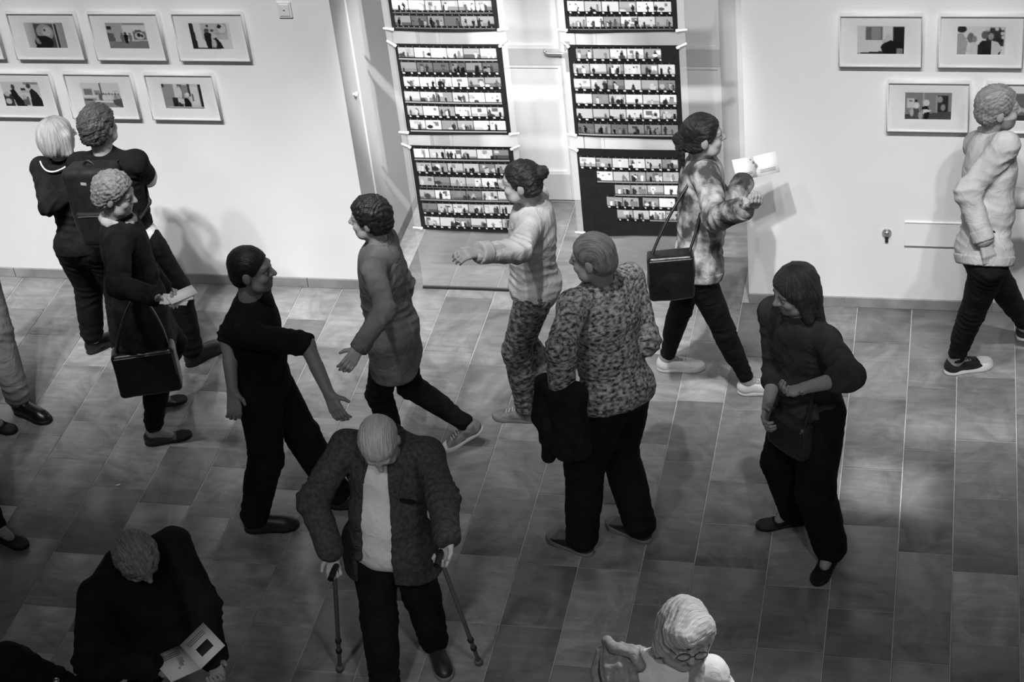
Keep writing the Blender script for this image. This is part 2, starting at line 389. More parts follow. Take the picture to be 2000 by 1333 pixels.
PW, PH = 60, 40
def pic_0(): return Cv(PW, PH, .55, 1).rect(0, 0, 1, .5, .7).noise(.3, 12)
def pic_1():   # a bowed dark head before a pale round painting
    c = Cv(PW, PH, .75, 2).gradx(.78, .55, 0, .3).gradx(.62, .5, .75, 1).rect(.24, .04, .78, 1, .22).ell(.5, .38, .22, .32, .55).ell(.55, .35, .12, .18, .68).ell(.5, .3, .03, .05, .2)
    return c.rect(.74, 0, .77, 1, .75).rect(.77, .05, .82, 1, .1).ell(.42, .78, .24, .26, .07).poly([(.18, .98), (.3, .5), (.6, .8), (.62, 1), (.18, 1)], .07).ell(.26, .72, .05, .12, .5).ell(.3, .8, .04, .05, .45)
def pic_2():   # figures in a wide gallery room
    c = Cv(PW, PH, .72, 3).rect(.0, .0, .4, .7, .6).rect(.42, .1, 1, .68, .82).rect(.42, .02, .98, .06, .35).rect(.02, .13, .13, .26, .1).poly([(.0, .38), (.16, .42), (.2, .85), (.0, 1)], .3)
    c.rect(0, .72, 1, 1, .45).poly([(0, 1), (.15, .75), (1, .7), (1, 1)], .42).rect(.66, .33, .98, .66, .35).ell(.82, .5, .12, .14, .75).ell(.8, .47, .05, .08, .1).ell(.88, .5, .03, .06, .1).rect(.72, .28, .88, .33, .15)
    return c.person(.46, .36, .44, .06).person(.37, .38, .4, .35).person(.57, .38, .38, .4)
def pic_3():   # two people in front of a pale abstract canvas
    c = Cv(PW, PH, .85, 4).poly([(0, 0), (.09, 0), (.14, .95), (.06, 1), (0, 1)], .12).rect(.28, 0, .93, .62, .7).ell(.8, .2, .13, .22, .55).ell(.8, .2, .11, .19, .78).poly([(.68, .18), (.74, .02), (.82, .1), (.76, .2)], .1)
    c.ell(.45, .1, .03, .05, .15).ell(.55, .28, .04, .05, .2).ell(.38, .3, .04, .06, .4).ell(.68, .4, .08, .05, .6).rect(.0, .95, .7, 1, .12)
    return c.person(.42, .2, .74, .08, .25).ell(.58, .5, .05, .09, .75).poly([(.5, .95), (.53, .6), (.62, .55), (.72, .75), (.77, .97)], .1).ell(.55, .78, .06, .17, .7)
def pic_4():   # two men in suits in profile
    c = Cv(PW, PH, .8, 5).rect(0, .5, .25, 1, .15).ell(.1, .5, .07, .1, .7).ell(.1, .8, .08, .12, .75).rect(.5, .25, .62, .34, .12).rect(.48, .35, .7, .44, .7).rect(.6, 0, .98, .1, .5)
    c.poly([(.2, .35), (.32, .26), (.4, .55), (.56, .9), (.56, 1), (.3, 1)], .08).ell(.3, .2, .05, .1, .2).poly([(.72, .35), (.8, .25), (.92, .45), (1, .75), (1, 1), (.7, 1)], .09).ell(.72, .16, .06, .1, .2)
    return c.rect(.5, .6, .66, .95, .3).ell(.55, .62, .06, .1, .7)
def pic_5():   # a row of visitors sitting on a bench
    c = Cv(PW, PH, .82, 6).rect(.49, 0, .52, .6, .1).rect(.05, .24, .27, .5, .4).noise(.1, 3).rect(.32, .3, .47, .5, .5).rect(0, .62, 1, 1, .5).rect(.03, .68, .25, .72, .1)
    for i, x in enumerate((.38, .46, .55, .62, .7, .78, .86, .94)): c.ell(x, .46+.02*(i % 2), .03, .06, .3).ell(x, .6, .05, .12, (.75, .3, .85, .8, .82, .75, .5, .6)[i])
    return c.rect(.3, .72, .84, .8, .85).poly([(.75, .7), (1, .62), (1, 1), (.8, .9)], .25).ell(.3, .85, .15, .05, .25)
def pic_6():   # seated figure turning beside a tall window
    c = Cv(PW, PH, .75, 7).rect(0, .02, .3, .95, .5).rect(.02, 0, .06, .14, .05).rect(.3, 0, .4, .8, .8).rect(.4, .02, .52, .6, .3).ell(.44, .35, .06, .25, .8).rect(.52, .05, .66, 1, .45).rect(.66, 0, .72, .5, .12).rect(.72, .1, .92, .85, .82).rect(.93, .02, 1, 1, .1)
    return c.rect(.22, .56, .36, .92, .07).rect(.36, .75, .48, .95, .1).ell(.45, .7, .05, .12, .75).ell(.6, .47, .06, .11, .7).ell(.63, .42, .05, .07, .85).poly([(.5, .95), (.52, .6), (.6, .55), (.68, .75), (.68, 1), (.55, 1)], .05).rect(.1, .93, 1, .97, .75).rect(0, .97, 1, 1, .1).rect(.74, .4, .77, .7, .1)
def pic_7():   # a man in dark clothes at a table
    c = Cv(PW, PH, .82, 8).rect(.18, .03, .54, .5, .35).rect(.3, .05, .5, .48, .5).rect(.76, .03, 1, 1, .06).poly([(0, 1), (0, .97), (.55, .9), (.55, 1)], .12).poly([(.15, .52), (.5, .55), (.56, .8), (.02, .93)], .84)
    return c.ell(.66, .42, .07, .16, .75).ell(.58, .55, .05, .08, .7).poly([(.5, .75), (.55, .62), (.72, .5), (.86, .6), (.86, 1), (.55, 1)], .05).rect(.84, .8, .97, 1, .45)
def pic_8():   # a small crowd from behind under trees
    c = Cv(PW, PH, .85, 9).rect(.6, .04, .97, .7, .15).noise(.25, 6)
    for k in range(10): c.ell(.62+c.r.rand()*.34, .05+c.r.rand()*.5, .04, .06, c.r.choice([.1, .6, .8]))
    c.ell(.09, .1, .1, .12, .1).poly([(0, .25), (.12, .25), (.22, .55), (.18, 1), (0, 1)], .6).ell(.28, .4, .07, .18, .35).ell(.36, .45, .05, .12, .45).ell(.36, .8, .1, .22, .8).ell(.57, .3, .07, .14, .3)
    return c.poly([(.44, .65), (.52, .5), (.66, .5), (.74, .65), (.72, 1), (.44, 1)], .07).ell(.7, .35, .06, .12, .55).poly([(.72, .5), (.85, .55), (.95, .8), (.8, 1), (.72, 1)], .78).poly([(.84, 1), (.93, .82), (.9, 1)], .1)
def pic_9():   # visitors against a grey wall with a dark portrait
    c = Cv(PW, PH, .45, 10).rect(.38, 0, .42, .8, .6).rect(.04, .22, .2, .58, .8).rect(.08, .28, .16, .34, .4).rect(.7, .1, .93, .74, .12).rect(.66, .1, .7, .8, .55).ell(.75, .25, .06, .12, .55).ell(.82, .55, .05, .12, .5).poly([(0, .85), (1, .7), (1, 1), (0, 1)], .22).rect(0, .82, .12, .86, .1)
    return c.ell(.24, .32, .03, .06, .08).ell(.25, .48, .06, .12, .85).poly([(.18, .6), (.3, .6), (.34, 1), (.2, 1)], .25).ell(.15, .75, .04, .15, .7).ell(.46, .38, .07, .12, .82).poly([(.36, .52), (.5, .5), (.52, .65), (.38, .65)], .06).poly([(.4, .62), (.57, .65), (.52, .72), (.4, .8)], .85).poly([(.42, .75), (.54, .72), (.5, 1), (.42, 1)], .06).ell(.34, .85, .05, .15, .6)
def pic_10():
    c = Cv(PW, PH, .35, 11).rect(0, .8, 1, 1, .15)
    for k in range(26): c.ell(c.r.rand(), .1+.6*c.r.rand(), .05, .08, c.r.choice([.1, .7, .85, .5]))
    return c

FW_, FH_ = 0.449, 0.316
def picture_frame(x0, ztop, pic, label):
    x1, z0, z1 = x0+FW_, ztop-FH_, ztop; r = empty('picture_frame', ((x0+x1)/2, WALL_Y, z0))
    tag(r, label, 'picture frame', 'framed photographs on the white wall')
    w, d = 0.009, 0.031; hw = FW_/2
    V = []; 
    # mitred moulding: four corners, profile of outer back, outer front, inner front, inner back
    prof = [(0, 0), (0, -d), (w, -d), (w, -d+0.012)]
    cor = [(-hw, 0, 1, 1), (hw, 0, -1, 1), (hw, FH_, -1, -1), (-hw, FH_, 1, -1)]
    for cx, cz, sx, sz in cor:
        for p, y in prof: V.append((cx+sx*p, y, cz+sz*p))
    F = []
    for i in range(4):
        j = (i+1) % 4
        for k in range(3): F.append((i*4+k, j*4+k, j*4+k+1, i*4+k+1))
    link('frame', mesh_np('frame', V, F, M['frame']), r)
    pw, ph = 0.252, 0.168; ax, az = -pw/2, (FH_-ph)/2+0.004
    # mount board with a bevelled window
    y = -d+0.011; b = 0.003
    o = [(-hw+w, y, w), (hw-w, y, w), (hw-w, y, FH_-w), (-hw+w, y, FH_-w)]
    i1 = [(ax-b, y, az-b), (ax+pw+b, y, az-b), (ax+pw+b, y, az+ph+b), (ax-b, y, az+ph+b)]
    i2 = [(ax, y+0.002, az), (ax+pw, y+0.002, az), (ax+pw, y+0.002, az+ph), (ax, y+0.002, az+ph)]
    F = [(k, (k+1) % 4, 4+(k+1) % 4, 4+k) for k in range(4)]+[(4+k, 4+(k+1) % 4, 8+(k+1) % 4, 8+k) for k in range(4)]
    link('mount_board', mesh_np('mount_board', o+i1+i2, F, M['mat']), r)
    link('photograph', photo_mesh('photograph', pic, pw, ph, M['print']), r, (ax, y+0.002, az))
    gl = [(-hw+w, -d+0.006, w), (hw-w, -d+0.006, w), (hw-w, -d+0.006, FH_-w), (-hw+w, -d+0.006, FH_-w)]
    link('glass_pane', mesh_np('glass_pane', gl, [(0, 1, 2, 3)], M['glass']), r)
    # hidden back board
    MB().box(-hw+0.004, hw-0.004, -0.012, -0.001, 0.004, FH_-0.004).build('back_board', M['blackm'], r)
    return r
T, L2 = 1.943, 1.538
picture_frame(-6.053, T, pic_0(), 'white framed photograph at the outer end of the upper row beside the bowed-head picture')
picture_frame(-5.522, T, pic_1(), 'white framed photograph of a dark head before a pale round painting')
picture_frame(-4.993, T, pic_2(), 'white framed photograph of small figures in a wide gallery room')
picture_frame(-4.461, T, pic_3(), 'white framed photograph of two people before an abstract canvas')
picture_frame(-5.786, L2, pic_4(), 'white framed photograph of two men in dark suits in profile')
picture_frame(-5.254, L2, pic_5(), 'white framed photograph of visitors sitting in a row, above the backpack wearer')
picture_frame(-4.724, L2, pic_6(), 'white framed photograph of a dark figure seated by tall windows')
picture_frame(-0.571, T, pic_7(), 'white framed photograph of a dark-clad man at a white table')
picture_frame(-0.038, T, pic_8(), 'white framed photograph of a crowd seen from behind under trees')
picture_frame(-0.305, L2, pic_9(), 'white framed photograph of visitors before a grey wall with a portrait')
picture_frame(0.227, L2, pic_10(), 'white framed photograph of dense foliage behind the walking man in pale jacket')

# thermostat, wall cap and hatch
r = empty('wall_switch', (-3.752, WALL_Y, 1.956)); tag(r, 'white square wall switch plate high beside the niche', 'wall switch')
MB().box(-0.042, 0.042, -0.012, 0, -0.05, 0.05).build('plate', M['plastic'], r, bevel=0.003)
MB().box(-0.031, 0.031, -0.018, -0.011, -0.036, 0.038).build('rocker', M['plastic'], r, bevel=0.003)
MB().box(-0.006, 0.006, -0.0195, -0.017, 0.0, 0.004).build('indicator', M['blackm'], r)
r = empty('wall_socket_cap', (-0.29, WALL_Y, 0.52)); tag(r, 'small round metal key cap fixed low on the white wall', 'wall fitting')
MB().tube([(0, 0, 0.012), (0, -0.006, 0.012), (0, -0.012, 0.012)], [0.028, 0.028, 0.024], 20).build('rosette', M['steel'], r)
MB().tube([(0, -0.01, 0.014), (0, -0.022, 0.014), (0, -0.028, 0.014)], [0.02, 0.018, 0.012], 16).build('knob', M['steel'], r, smooth=True)
MB().box(-0.009, 0.009, -0.012, -0.003, -0.052, -0.01).build('tongue', M['blackm'], r, bevel=0.003)
r = empty('access_hatch', (-0.02, WALL_Y, 0.53)); tag(r, 'white flush access hatch low in the wall beside the round cap', 'hatch')
MB().box(-0.168, 0.168, -0.006, 0, -0.082, 0.082).build('hatch_cover', M['wall'], r, bevel=0.002)
MB().box(-0.168, 0.168, -0.010, 0, 0.078, 0.084).build('upper_lip', M['wall'], r)
MB().box(-0.168, 0.168, -0.009, 0, -0.086, -0.080).build('lower_lip', M['steel'], r)

# ------------------------------------------------------------------ hung glass panes with contact sheets
GY = 9.475
def glass_panel(x0, x1, label):
    r = empty('glass_panel', ((x0+x1)/2, GY, 0)); tag(r, label, 'glass panel', 'standing glass panels in the niche')
    w = (x1-x0)/2
    MB().box(-w, w, 0.0, 0.008, 0.012, 3.0).build('pane', M['pane'], r)
    MB().box(-w-0.004, w+0.004, -0.008, 0.016, 0.0, 0.014).build('foot_rail', M['blackm'], r, bevel=0.002)
    MB().box(-w-0.004, w+0.004, -0.006, 0.014, 2.99, 3.1).build('head_rail', M['steel'], r, bevel=0.002)
    return r
glass_panel(-3.172, -2.455, 'tall glass pane on a black foot rail beside the niche side wall')
glass_panel(-2.142, -1.425, 'tall glass pane on a black foot rail in front of the plain door leaf')

def small_frame(seed):
    """one 35 mm exposure: a bright room with a few vague figures"""
    c = Cv(20, 13, .6, seed); r = c.r
    bg = r.choice([.45, .58, .68, .78, .82]); c.rect(0, 0, 1, 1, bg)
    if r.rand() < .7: c.rect(0, r.uniform(.6, .85), 1, 1, bg*r.uniform(.45, .85))
    if r.rand() < .6:
        x = r.rand()*.7; c.rect(x, r.uniform(.05, .2), x+r.uniform(.15, .4), r.uniform(.4, .7), r.choice([.85, .3, .5, .8]))
    for _ in range(r.randint(1, 6)):
        t = r.uniform(.15, .5); c.person(r.uniform(.08, .92), t, 1.05-t, r.choice([.06, .12, .22, .4, .75, .85]), r.choice([.1, .3, .6]))
    if r.rand() < .5: c.ell(r.rand(), r.uniform(.6, 1), r.uniform(.1, .25), r.uniform(.15, .3), r.choice([.08, .15, .8, .7]))
    c.a = np.clip(c.a*r.uniform(.8, 1.1), .04, .9)
    return c.a
def strip_mesh(n, seed, style, frac_last=1.0):
    """film strip: exposures between dark rebates with light edge marks"""
    fw, fh = 20, 13; rr = np.random.RandomState(seed+900)
    Wd = n*(fw+1)+1; a = np.full((fh+8, Wd), .035)
    dark = rr.rand() < .12
    for i in range(n):
        im = small_frame(seed*31+i*7)
        if dark: im = im*0.45
        a[3:3+fh, 1+i*(fw+1):1+i*(fw+1)+fw] = im
    if style == 0:      # clear edge numbers as small bright marks below
        for k in range(2, Wd-2, 10): a[fh+4:fh+6, k+rr.randint(0, 2):k+3] = .75
    elif style == 1:    # pale rebate line
        a[fh+5, :] = .55; a[fh+6, :] = .4
    elif style == 2:    # sprocket holes
        a[fh+4:fh+6, 1::2] = .6; a[fh+5, :] = np.maximum(a[fh+5, :], .4)
    else:
        a[fh+4, 3::7] = .5; a[fh+6, :] = .3
    a[1, 2::9] = .35
    return a
def contact_sheet(x0, z0, rows, label, seed, wave=0.0):
    w, h = 0.638, 0.604
    r = empty('contact_sheet', (x0+w/2, GY-0.002, z0)); tag(r, label, 'contact sheet', 'contact sheets pinned to the glass panels')
    def yof(x, z):   # paper bellies very slightly away from the glass, lower edge curls
        u = x/w; b = 0.004*math.sin(math.pi*u)*(1+0.5*math.sin(7*z+seed))
        return -0.002-b-wave*math.exp(-z/0.03)*max(0, math.sin(2.2*math.pi*u))
    nx, nz = 24, 22; V = []; 
    for layer in (0, 1):
        for j in range(nz+1):
            for i in range(nx+1):
                x, z = w*i/nx, h*j/nz
                dz = (0.006*math.sin(math.pi*i/nx*1.0+seed) if j == 0 else 0)
                V.append((x-w/2, yof(x, z)+(0.0006 if layer else 0), z+dz))
    n1 = (nx+1)*(nz+1); F = []
    for j in range(nz):
        for i in range(nx):
            a = j*(nx+1)+i; F.append((a, a+1, a+nx+2, a+nx+1)); F.append((n1+a, n1+a+nx+1, n1+a+nx+2, n1+a+1))
    link('paper', mesh_np('paper', V, F, M['sheetblack'], True), r)
    fr = 0.0985
    for k, (zt, pieces) in enumerate(rows):
        for (xs, n) in pieces:
            st = (seed*5+k*3+int(xs*50)) % 4 if (seed+k) % 3 else 0
            a = strip_mesh(n, seed*17+k*5+int(xs*90), st); hh, ww = a.shape
            sw, sh = n*fr, 0.094
            gx = np.linspace(0, sw, ww); gz = np.linspace(0, -sh, hh)
            X, Z = np.meshgrid(gx+xs, gz+zt)
            Z = Z + 0.004*math.sin(seed+k*1.7)*(X-xs)/max(sw, .1)
            X = np.minimum(X, w-0.004)
            Y = np.array([[yof(x, z)-0.0007 for x, z in zip(rx, rz)] for rx, rz in zip(X, Z)])
            V = np.stack([X.ravel()-w/2, Y.ravel(), Z.ravel()], 1)
            i = np.arange(hh*ww).reshape(hh, ww)
            F = np.stack([i[:-1, :-1].ravel(), i[1:, :-1].ravel(), i[1:, 1:].ravel(), i[:-1, 1:].ravel()], 1)
            me = mesh_np('film_strip', V, F, M['print'], True); col_attr(me, .8*np.clip(a*1.05, .02, 1)**1.55)
            link('film_strip', me, r)
    return r
def six(n=6, x=0.014, top=0.592, pitch=0.0965): return [(top-pitch*i, [(x+0.004*((i*7) % 3), n)]) for i in range(6)]
LX, RX = -3.127, -2.102
contact_sheet(LX, 1.810, six(), 'black contact sheet of crowded film strips, uppermost by the niche side wall', 3)
contact_sheet(LX, 1.124, six(), 'black contact sheet filled by six full strips, middle one by the niche side wall', 5)
contact_sheet(LX, 0.444, six(x=0.02), 'black contact sheet with bright edge marks, lowest one by the niche side wall', 8, 0.006)
contact_sheet(RX, 1.806, six(), 'black contact sheet of group scenes, uppermost over the plain door leaf', 11, 0.006)
contact_sheet(RX, 1.124, [(0.590, [(0.045, 5)])]+[(0.592-0.0975*i, [(0.018+0.003*(i % 2), 6)]) for i in range(1, 6)], 'black contact sheet whose top film strip is one frame short', 14, 0.006)
contact_sheet(RX, 0.444, [(0.555, [(0.012, 6)]), (0.462, [(0.11, 5)]), (0.372, [(0.212, 4)]), (0.287, [(0.157, 2), (0.375, 2)]), (0.197, [(0.215, 2), (0.412, 2)])], 'mostly black contact sheet with short film strips, lowest over the plain door leaf', 18, 0.012)

def peg(x, z, ang, dx):
    r = empty('peg', (x, GY-0.012, z)); tag(r, 'white plastic peg pinning a corner of a contact sheet', 'peg', 'white pegs at the contact sheet corners')
    c, s = math.cos(ang), math.sin(ang)
    MB().tube([(0, 0, 0), (0.002*c, 0, 0.002*s), (0.016*c, 0, 0.016*s), (0.019*c, 0, 0.019*s)], [0.006, 0.0095, 0.0095, 0.007], 12).build('peg_head', M['plastic'], r, smooth=True)
    MB().tube([(0.016*c, 0, 0.016*s), (0.062*c, 0.004, 0.062*s), (0.066*c, 0.004, 0.066*s)], [0.007, 0.0068, 0.005], 12).build('peg_shank', M['plastic'], r, smooth=True)
PR = random.Random(4)
for gx in (LX, RX):
    for z0 in (0.444, 1.124, 1.808):
        for cx, side in ((gx+0.012, -1), (gx+0.626, 1)):
            for zz, up in ((z0+0.014, 0), (z0+0.590, 1)):
                a = PR.uniform(0.0, 0.12) if not up else PR.uniform(0.35, 0.85)
                if side < 0: a = math.pi-a
                peg(cx, zz, a, side)

# small things on the floor
p = at(231, 948); o = MB().box(-0.013, 0.013, -0.005, 0.005, 0.0008, 0.003).build('paper_scrap', M['plastic'], None, (p[0], p[1], 0.0), bevel=0.001); o.rotation_euler.z = 0.5
tag(o, 'tiny white paper scrap lying on the dark floor slabs', 'paper scrap')

# ------------------------------------------------------------------ figures: smooth implicit bodies turned into meshes
def nrm(v):
    v = np.asarray(v, float); return v/max(np.linalg.norm(v), 1e-9)
UP = np.array([0., 0., 1.])
class Sdf:
    def __init__(s): s.p = []; s.clips = []
    def cap(s, a, b, ra, rb=None, k=0.03, op='u'):
        s.p.append(('c', np.asarray(a, float), np.asarray(b, float), ra, ra if rb is None else rb, k, op)); return s
    def ell(s, c, R, r, k=0.03, op='u'):
        """ellipsoid: R rows are its axes in world, r its radii"""
        s.p.append(('e', np.asarray(c, float), np.asarray(R, float), np.asarray(r, float), 0, k, op)); return s
    def box(s, c, R, half, rnd, k=0.01, op='u'):
        s.p.append(('b', np.asarray(c, float), np.asarray(R, float), np.asarray(half, float), rnd, k, op)); return s
    def clip(s, p, n):
        """keeps the side the normal points away from"""
        s.clips.append((np.asarray(p, float), nrm(n))); return s
    def mesh(s, h, pad=0.02):
        lo, hi = [], []
        for q in s.p:
            if q[6] != 'u': continue
            if q[0] == 'c':
                r = max(q[3], q[4]); lo.append(np.minimum(q[1], q[2])-r); hi.append(np.maximum(q[1], q[2])+r)
            else:
                e = np.abs(q[2].T) @ (q[3]+(q[4] if q[0] == 'b' else 0)); lo.append(q[1]-e); hi.append(q[1]+e)
        lo = np.min(lo, 0)-pad; hi = np.max(hi, 0)+pad
        n = np.maximum(np.ceil((hi-lo)/h).astype(int)+1, 3)
        ax = [lo[i]+h*np.arange(n[i]) for i in range(3)]
        f = np.full(n, 0.25, np.float32)
        for q in s.p:
            kind, a, b, r1, r2, k, op = q
            if kind == 'c':
                r = max(r1, r2); l = np.minimum(a, b)-r; u = np.maximum(a, b)+r
            else:
                e = np.abs(b.T) @ (r1+(r2 if kind == 'b' else 0)); l = a-e; u = a+e
            mg = k*1.2+3*h
            i0 = np.clip(np.floor((l-mg-lo)/h).astype(int), 0, n-1); i1 = np.clip(np.ceil((u+mg-lo)/h).astype(int)+1, 1, n)
            if np.any(i1 <= i0): continue
            X = ax[0][i0[0]:i1[0]][:, None, None]; Y = ax[1][i0[1]:i1[1]][None, :, None]; Z = ax[2][i0[2]:i1[2]][None, None, :]
            if kind == 'c':
                d = b-a; L = d@d
                px, py, pz = X-a[0], Y-a[1], Z-a[2]
                t = np.clip((px*d[0]+py*d[1]+pz*d[2])/max(L, 1e-9), 0, 1)
                v = np.sqrt((px-t*d[0])**2+(py-t*d[1])**2+(pz-t*d[2])**2)-(r1+(r2-r1)*t)
            else:
                px, py, pz = X-a[0], Y-a[1], Z-a[2]
                q0 = px*b[0, 0]+py*b[0, 1]+pz*b[0, 2]; q1 = px*b[1, 0]+py*b[1, 1]+pz*b[1, 2]; q2 = px*b[2, 0]+py*b[2, 1]+pz*b[2, 2]
                if kind == 'e':
                    k0 = np.sqrt((q0/r1[0])**2+(q1/r1[1])**2+(q2/r1[2])**2)+1e-6
                    k1 = np.sqrt((q0/r1[0]**2)**2+(q1/r1[1]**2)**2+(q2/r1[2]**2)**2)+1e-6
                    v = k0*(k0-1)/k1
                else:
                    d0 = np.abs(q0)-r1[0]; d1 = np.abs(q1)-r1[1]; d2 = np.abs(q2)-r1[2]
                    v = np.sqrt(np.maximum(d0, 0)**2+np.maximum(d1, 0)**2+np.maximum(d2, 0)**2)+np.minimum(np.maximum(d0, np.maximum(d1, d2)), 0)-r2
            sl = (slice(i0[0], i1[0]), slice(i0[1], i1[1]), slice(i0[2], i1[2]))
            c = f[sl]; v = v.astype(np.float32)
            if op == 'u':
                hh = np.maximum(k-np.abs(c-v), 0)/k; f[sl] = np.minimum(c, v)-hh*hh*k*0.25
            else:
                v = -v; hh = np.maximum(k-np.abs(c-v), 0)/k; f[sl] = np.maximum(c, v)+hh*hh*k*0.25
        for p, nn in s.clips:
            dd = ((ax[0]-p[0])*nn[0])[:, None, None]+((ax[1]-p[1])*nn[1])[None, :, None]+((ax[2]-p[2])*nn[2])[None, None, :]
            np.maximum(f, dd.astype(np.float32), out=f)
        f[0], f[-1] = 0.1, 0.1; f[:, 0], f[:, -1] = 0.1, 0.1; f[:, :, 0], f[:, :, -1] = 0.1, 0.1
        return surface_nets(f, lo, h)
OFF = np.array([(i, j, k) for i in (0, 1) for j in (0, 1) for k in (0, 1)])
EDG = [(a, b) for a in range(8) for b in range(a+1, 8) if np.abs(OFF[a]-OFF[b]).sum() == 1]
def surface_nets(f, lo, h):
    ins = (f < 0).astype(np.uint8)
    cnt = np.zeros(np.array(f.shape)-1, np.uint8)
    for o in OFF:
        cnt += ins[o[0]:f.shape[0]-1+o[0], o[1]:f.shape[1]-1+o[1], o[2]:f.shape[2]-1+o[2]]
    idx = np.argwhere((cnt > 0) & (cnt < 8))
    vals = np.stack([f[idx[:, 0]+o[0], idx[:, 1]+o[1], idx[:, 2]+o[2]] for o in OFF], 1).astype(np.float64)
    acc = np.zeros((len(idx), 3)); num = np.zeros(len(idx))
    for a, b in EDG:
        va, vb = vals[:, a], vals[:, b]; mk = (va < 0) != (vb < 0)
        t = np.where(mk, va/np.where(mk, va-vb, 1), 0)
        acc += mk[:, None]*(OFF[a]+t[:, None]*(OFF[b]-OFF[a])); num += mk
    V = lo+h*(idx+acc/num[:, None])
    vid = np.full(cnt.shape, -1, np.int32); vid[idx[:, 0], idx[:, 1], idx[:, 2]] = np.arange(len(idx))
    F = []
    for axn in range(3):
        e = np.eye(3, dtype=int)[axn]; u, w = [np.eye(3, dtype=int)[(axn+1) % 3], np.eye(3, dtype=int)[(axn+2) % 3]]
        a = ins[:ins.shape[0]-e[0], :ins.shape[1]-e[1], :ins.shape[2]-e[2]]; b = ins[e[0]:, e[1]:, e[2]:]
        c = np.argwhere(a != b)
        ok = np.all(c-u-w >= 0, 1) & np.all(c < np.array(cnt.shape), 1); c = c[ok]
        sgn = a[c[:, 0], c[:, 1], c[:, 2]] > 0
        q = [vid[tuple((c-u-w).T)], vid[tuple((c-w).T)], vid[tuple(c.T)], vid[tuple((c-u).T)]]
        Q = np.stack(q, 1); Q = np.where(sgn[:, None], Q, Q[:, ::-1]); F.append(Q)
    F = np.concatenate(F); F = F[np.all(F >= 0, 1)]
    return V, F
def relax(V, F, n=1, lam=0.5):
    for _ in range(n):
        S = np.zeros_like(V); C = np.zeros(len(V))
        for a in range(4):
            b = (a+1) % 4
            np.add.at(S, F[:, a], V[F[:, b]]); np.add.at(S, F[:, b], V[F[:, a]]); np.add.at(C, F[:, a], 1); np.add.at(C, F[:, b], 1)
        V = V+lam*(S/np.maximum(C, 1)[:, None]-V)
    return V
def vnorm(V, F):
    fn = np.cross(V[F[:, 2]]-V[F[:, 0]], V[F[:, 3]]-V[F[:, 1]]); Nn = np.zeros_like(V)
    for a in range(4): np.add.at(Nn, F[:, a], fn)
    return Nn/np.maximum(np.linalg.norm(Nn, axis=1), 1e-9)[:, None]
def wob(P, seed, freq, octv=3):
    """cheap smooth noise: folded sine fields"""
    r = np.random.RandomState(seed); out = np.zeros(len(P)); amp = 1.0; tot = 0
    for o in range(octv):
        d = r.randn(3, 3); d /= np.linalg.norm(d, axis=1)[:, None]; ph = r.rand(3)*6.28
        s = np.sin(P@d[0]*freq+ph[0]+1.3*np.sin(P@d[1]*freq*0.7+ph[1]))*np.cos(P@d[2]*freq*0.8+ph[2]+0.9*np.sin(P@d[0]*freq*0.5))
        out += amp*s; tot += amp; amp *= 0.5; freq *= 1.9
    return out/tot
def folds(V, F, seed, amp=0.006, freq=16.0, squash=1.0, sharp=True):
    """cloth creases: ridged noise pushed along the normals"""
    n = vnorm(V, F); P = V*np.array([1, 1, squash]); w = wob(P, seed, freq)
    w2 = 1-np.abs(wob(P, seed+5, freq*0.8))*2 if sharp else 0
    return V+n*((w*0.6+0.4*w2)*amp)[:, None]

def creases(V, F, pts, seed, amp=.006):
    """bunched folds round the joints: (point, axis, reach)"""
    n = vnorm(V, F); d = np.zeros(len(V))
    for i, (p, ax, rc) in enumerate(pts):
        q = V-p; w = np.exp(-(np.linalg.norm(q, axis=1)/rc)**2); t = q@nrm(ax)
        d += w*(1-2*np.abs(np.sin(t*58+2.0*wob(V, seed+i, 16, 2)+i)))
    return V+n*(d*amp)[:, None]
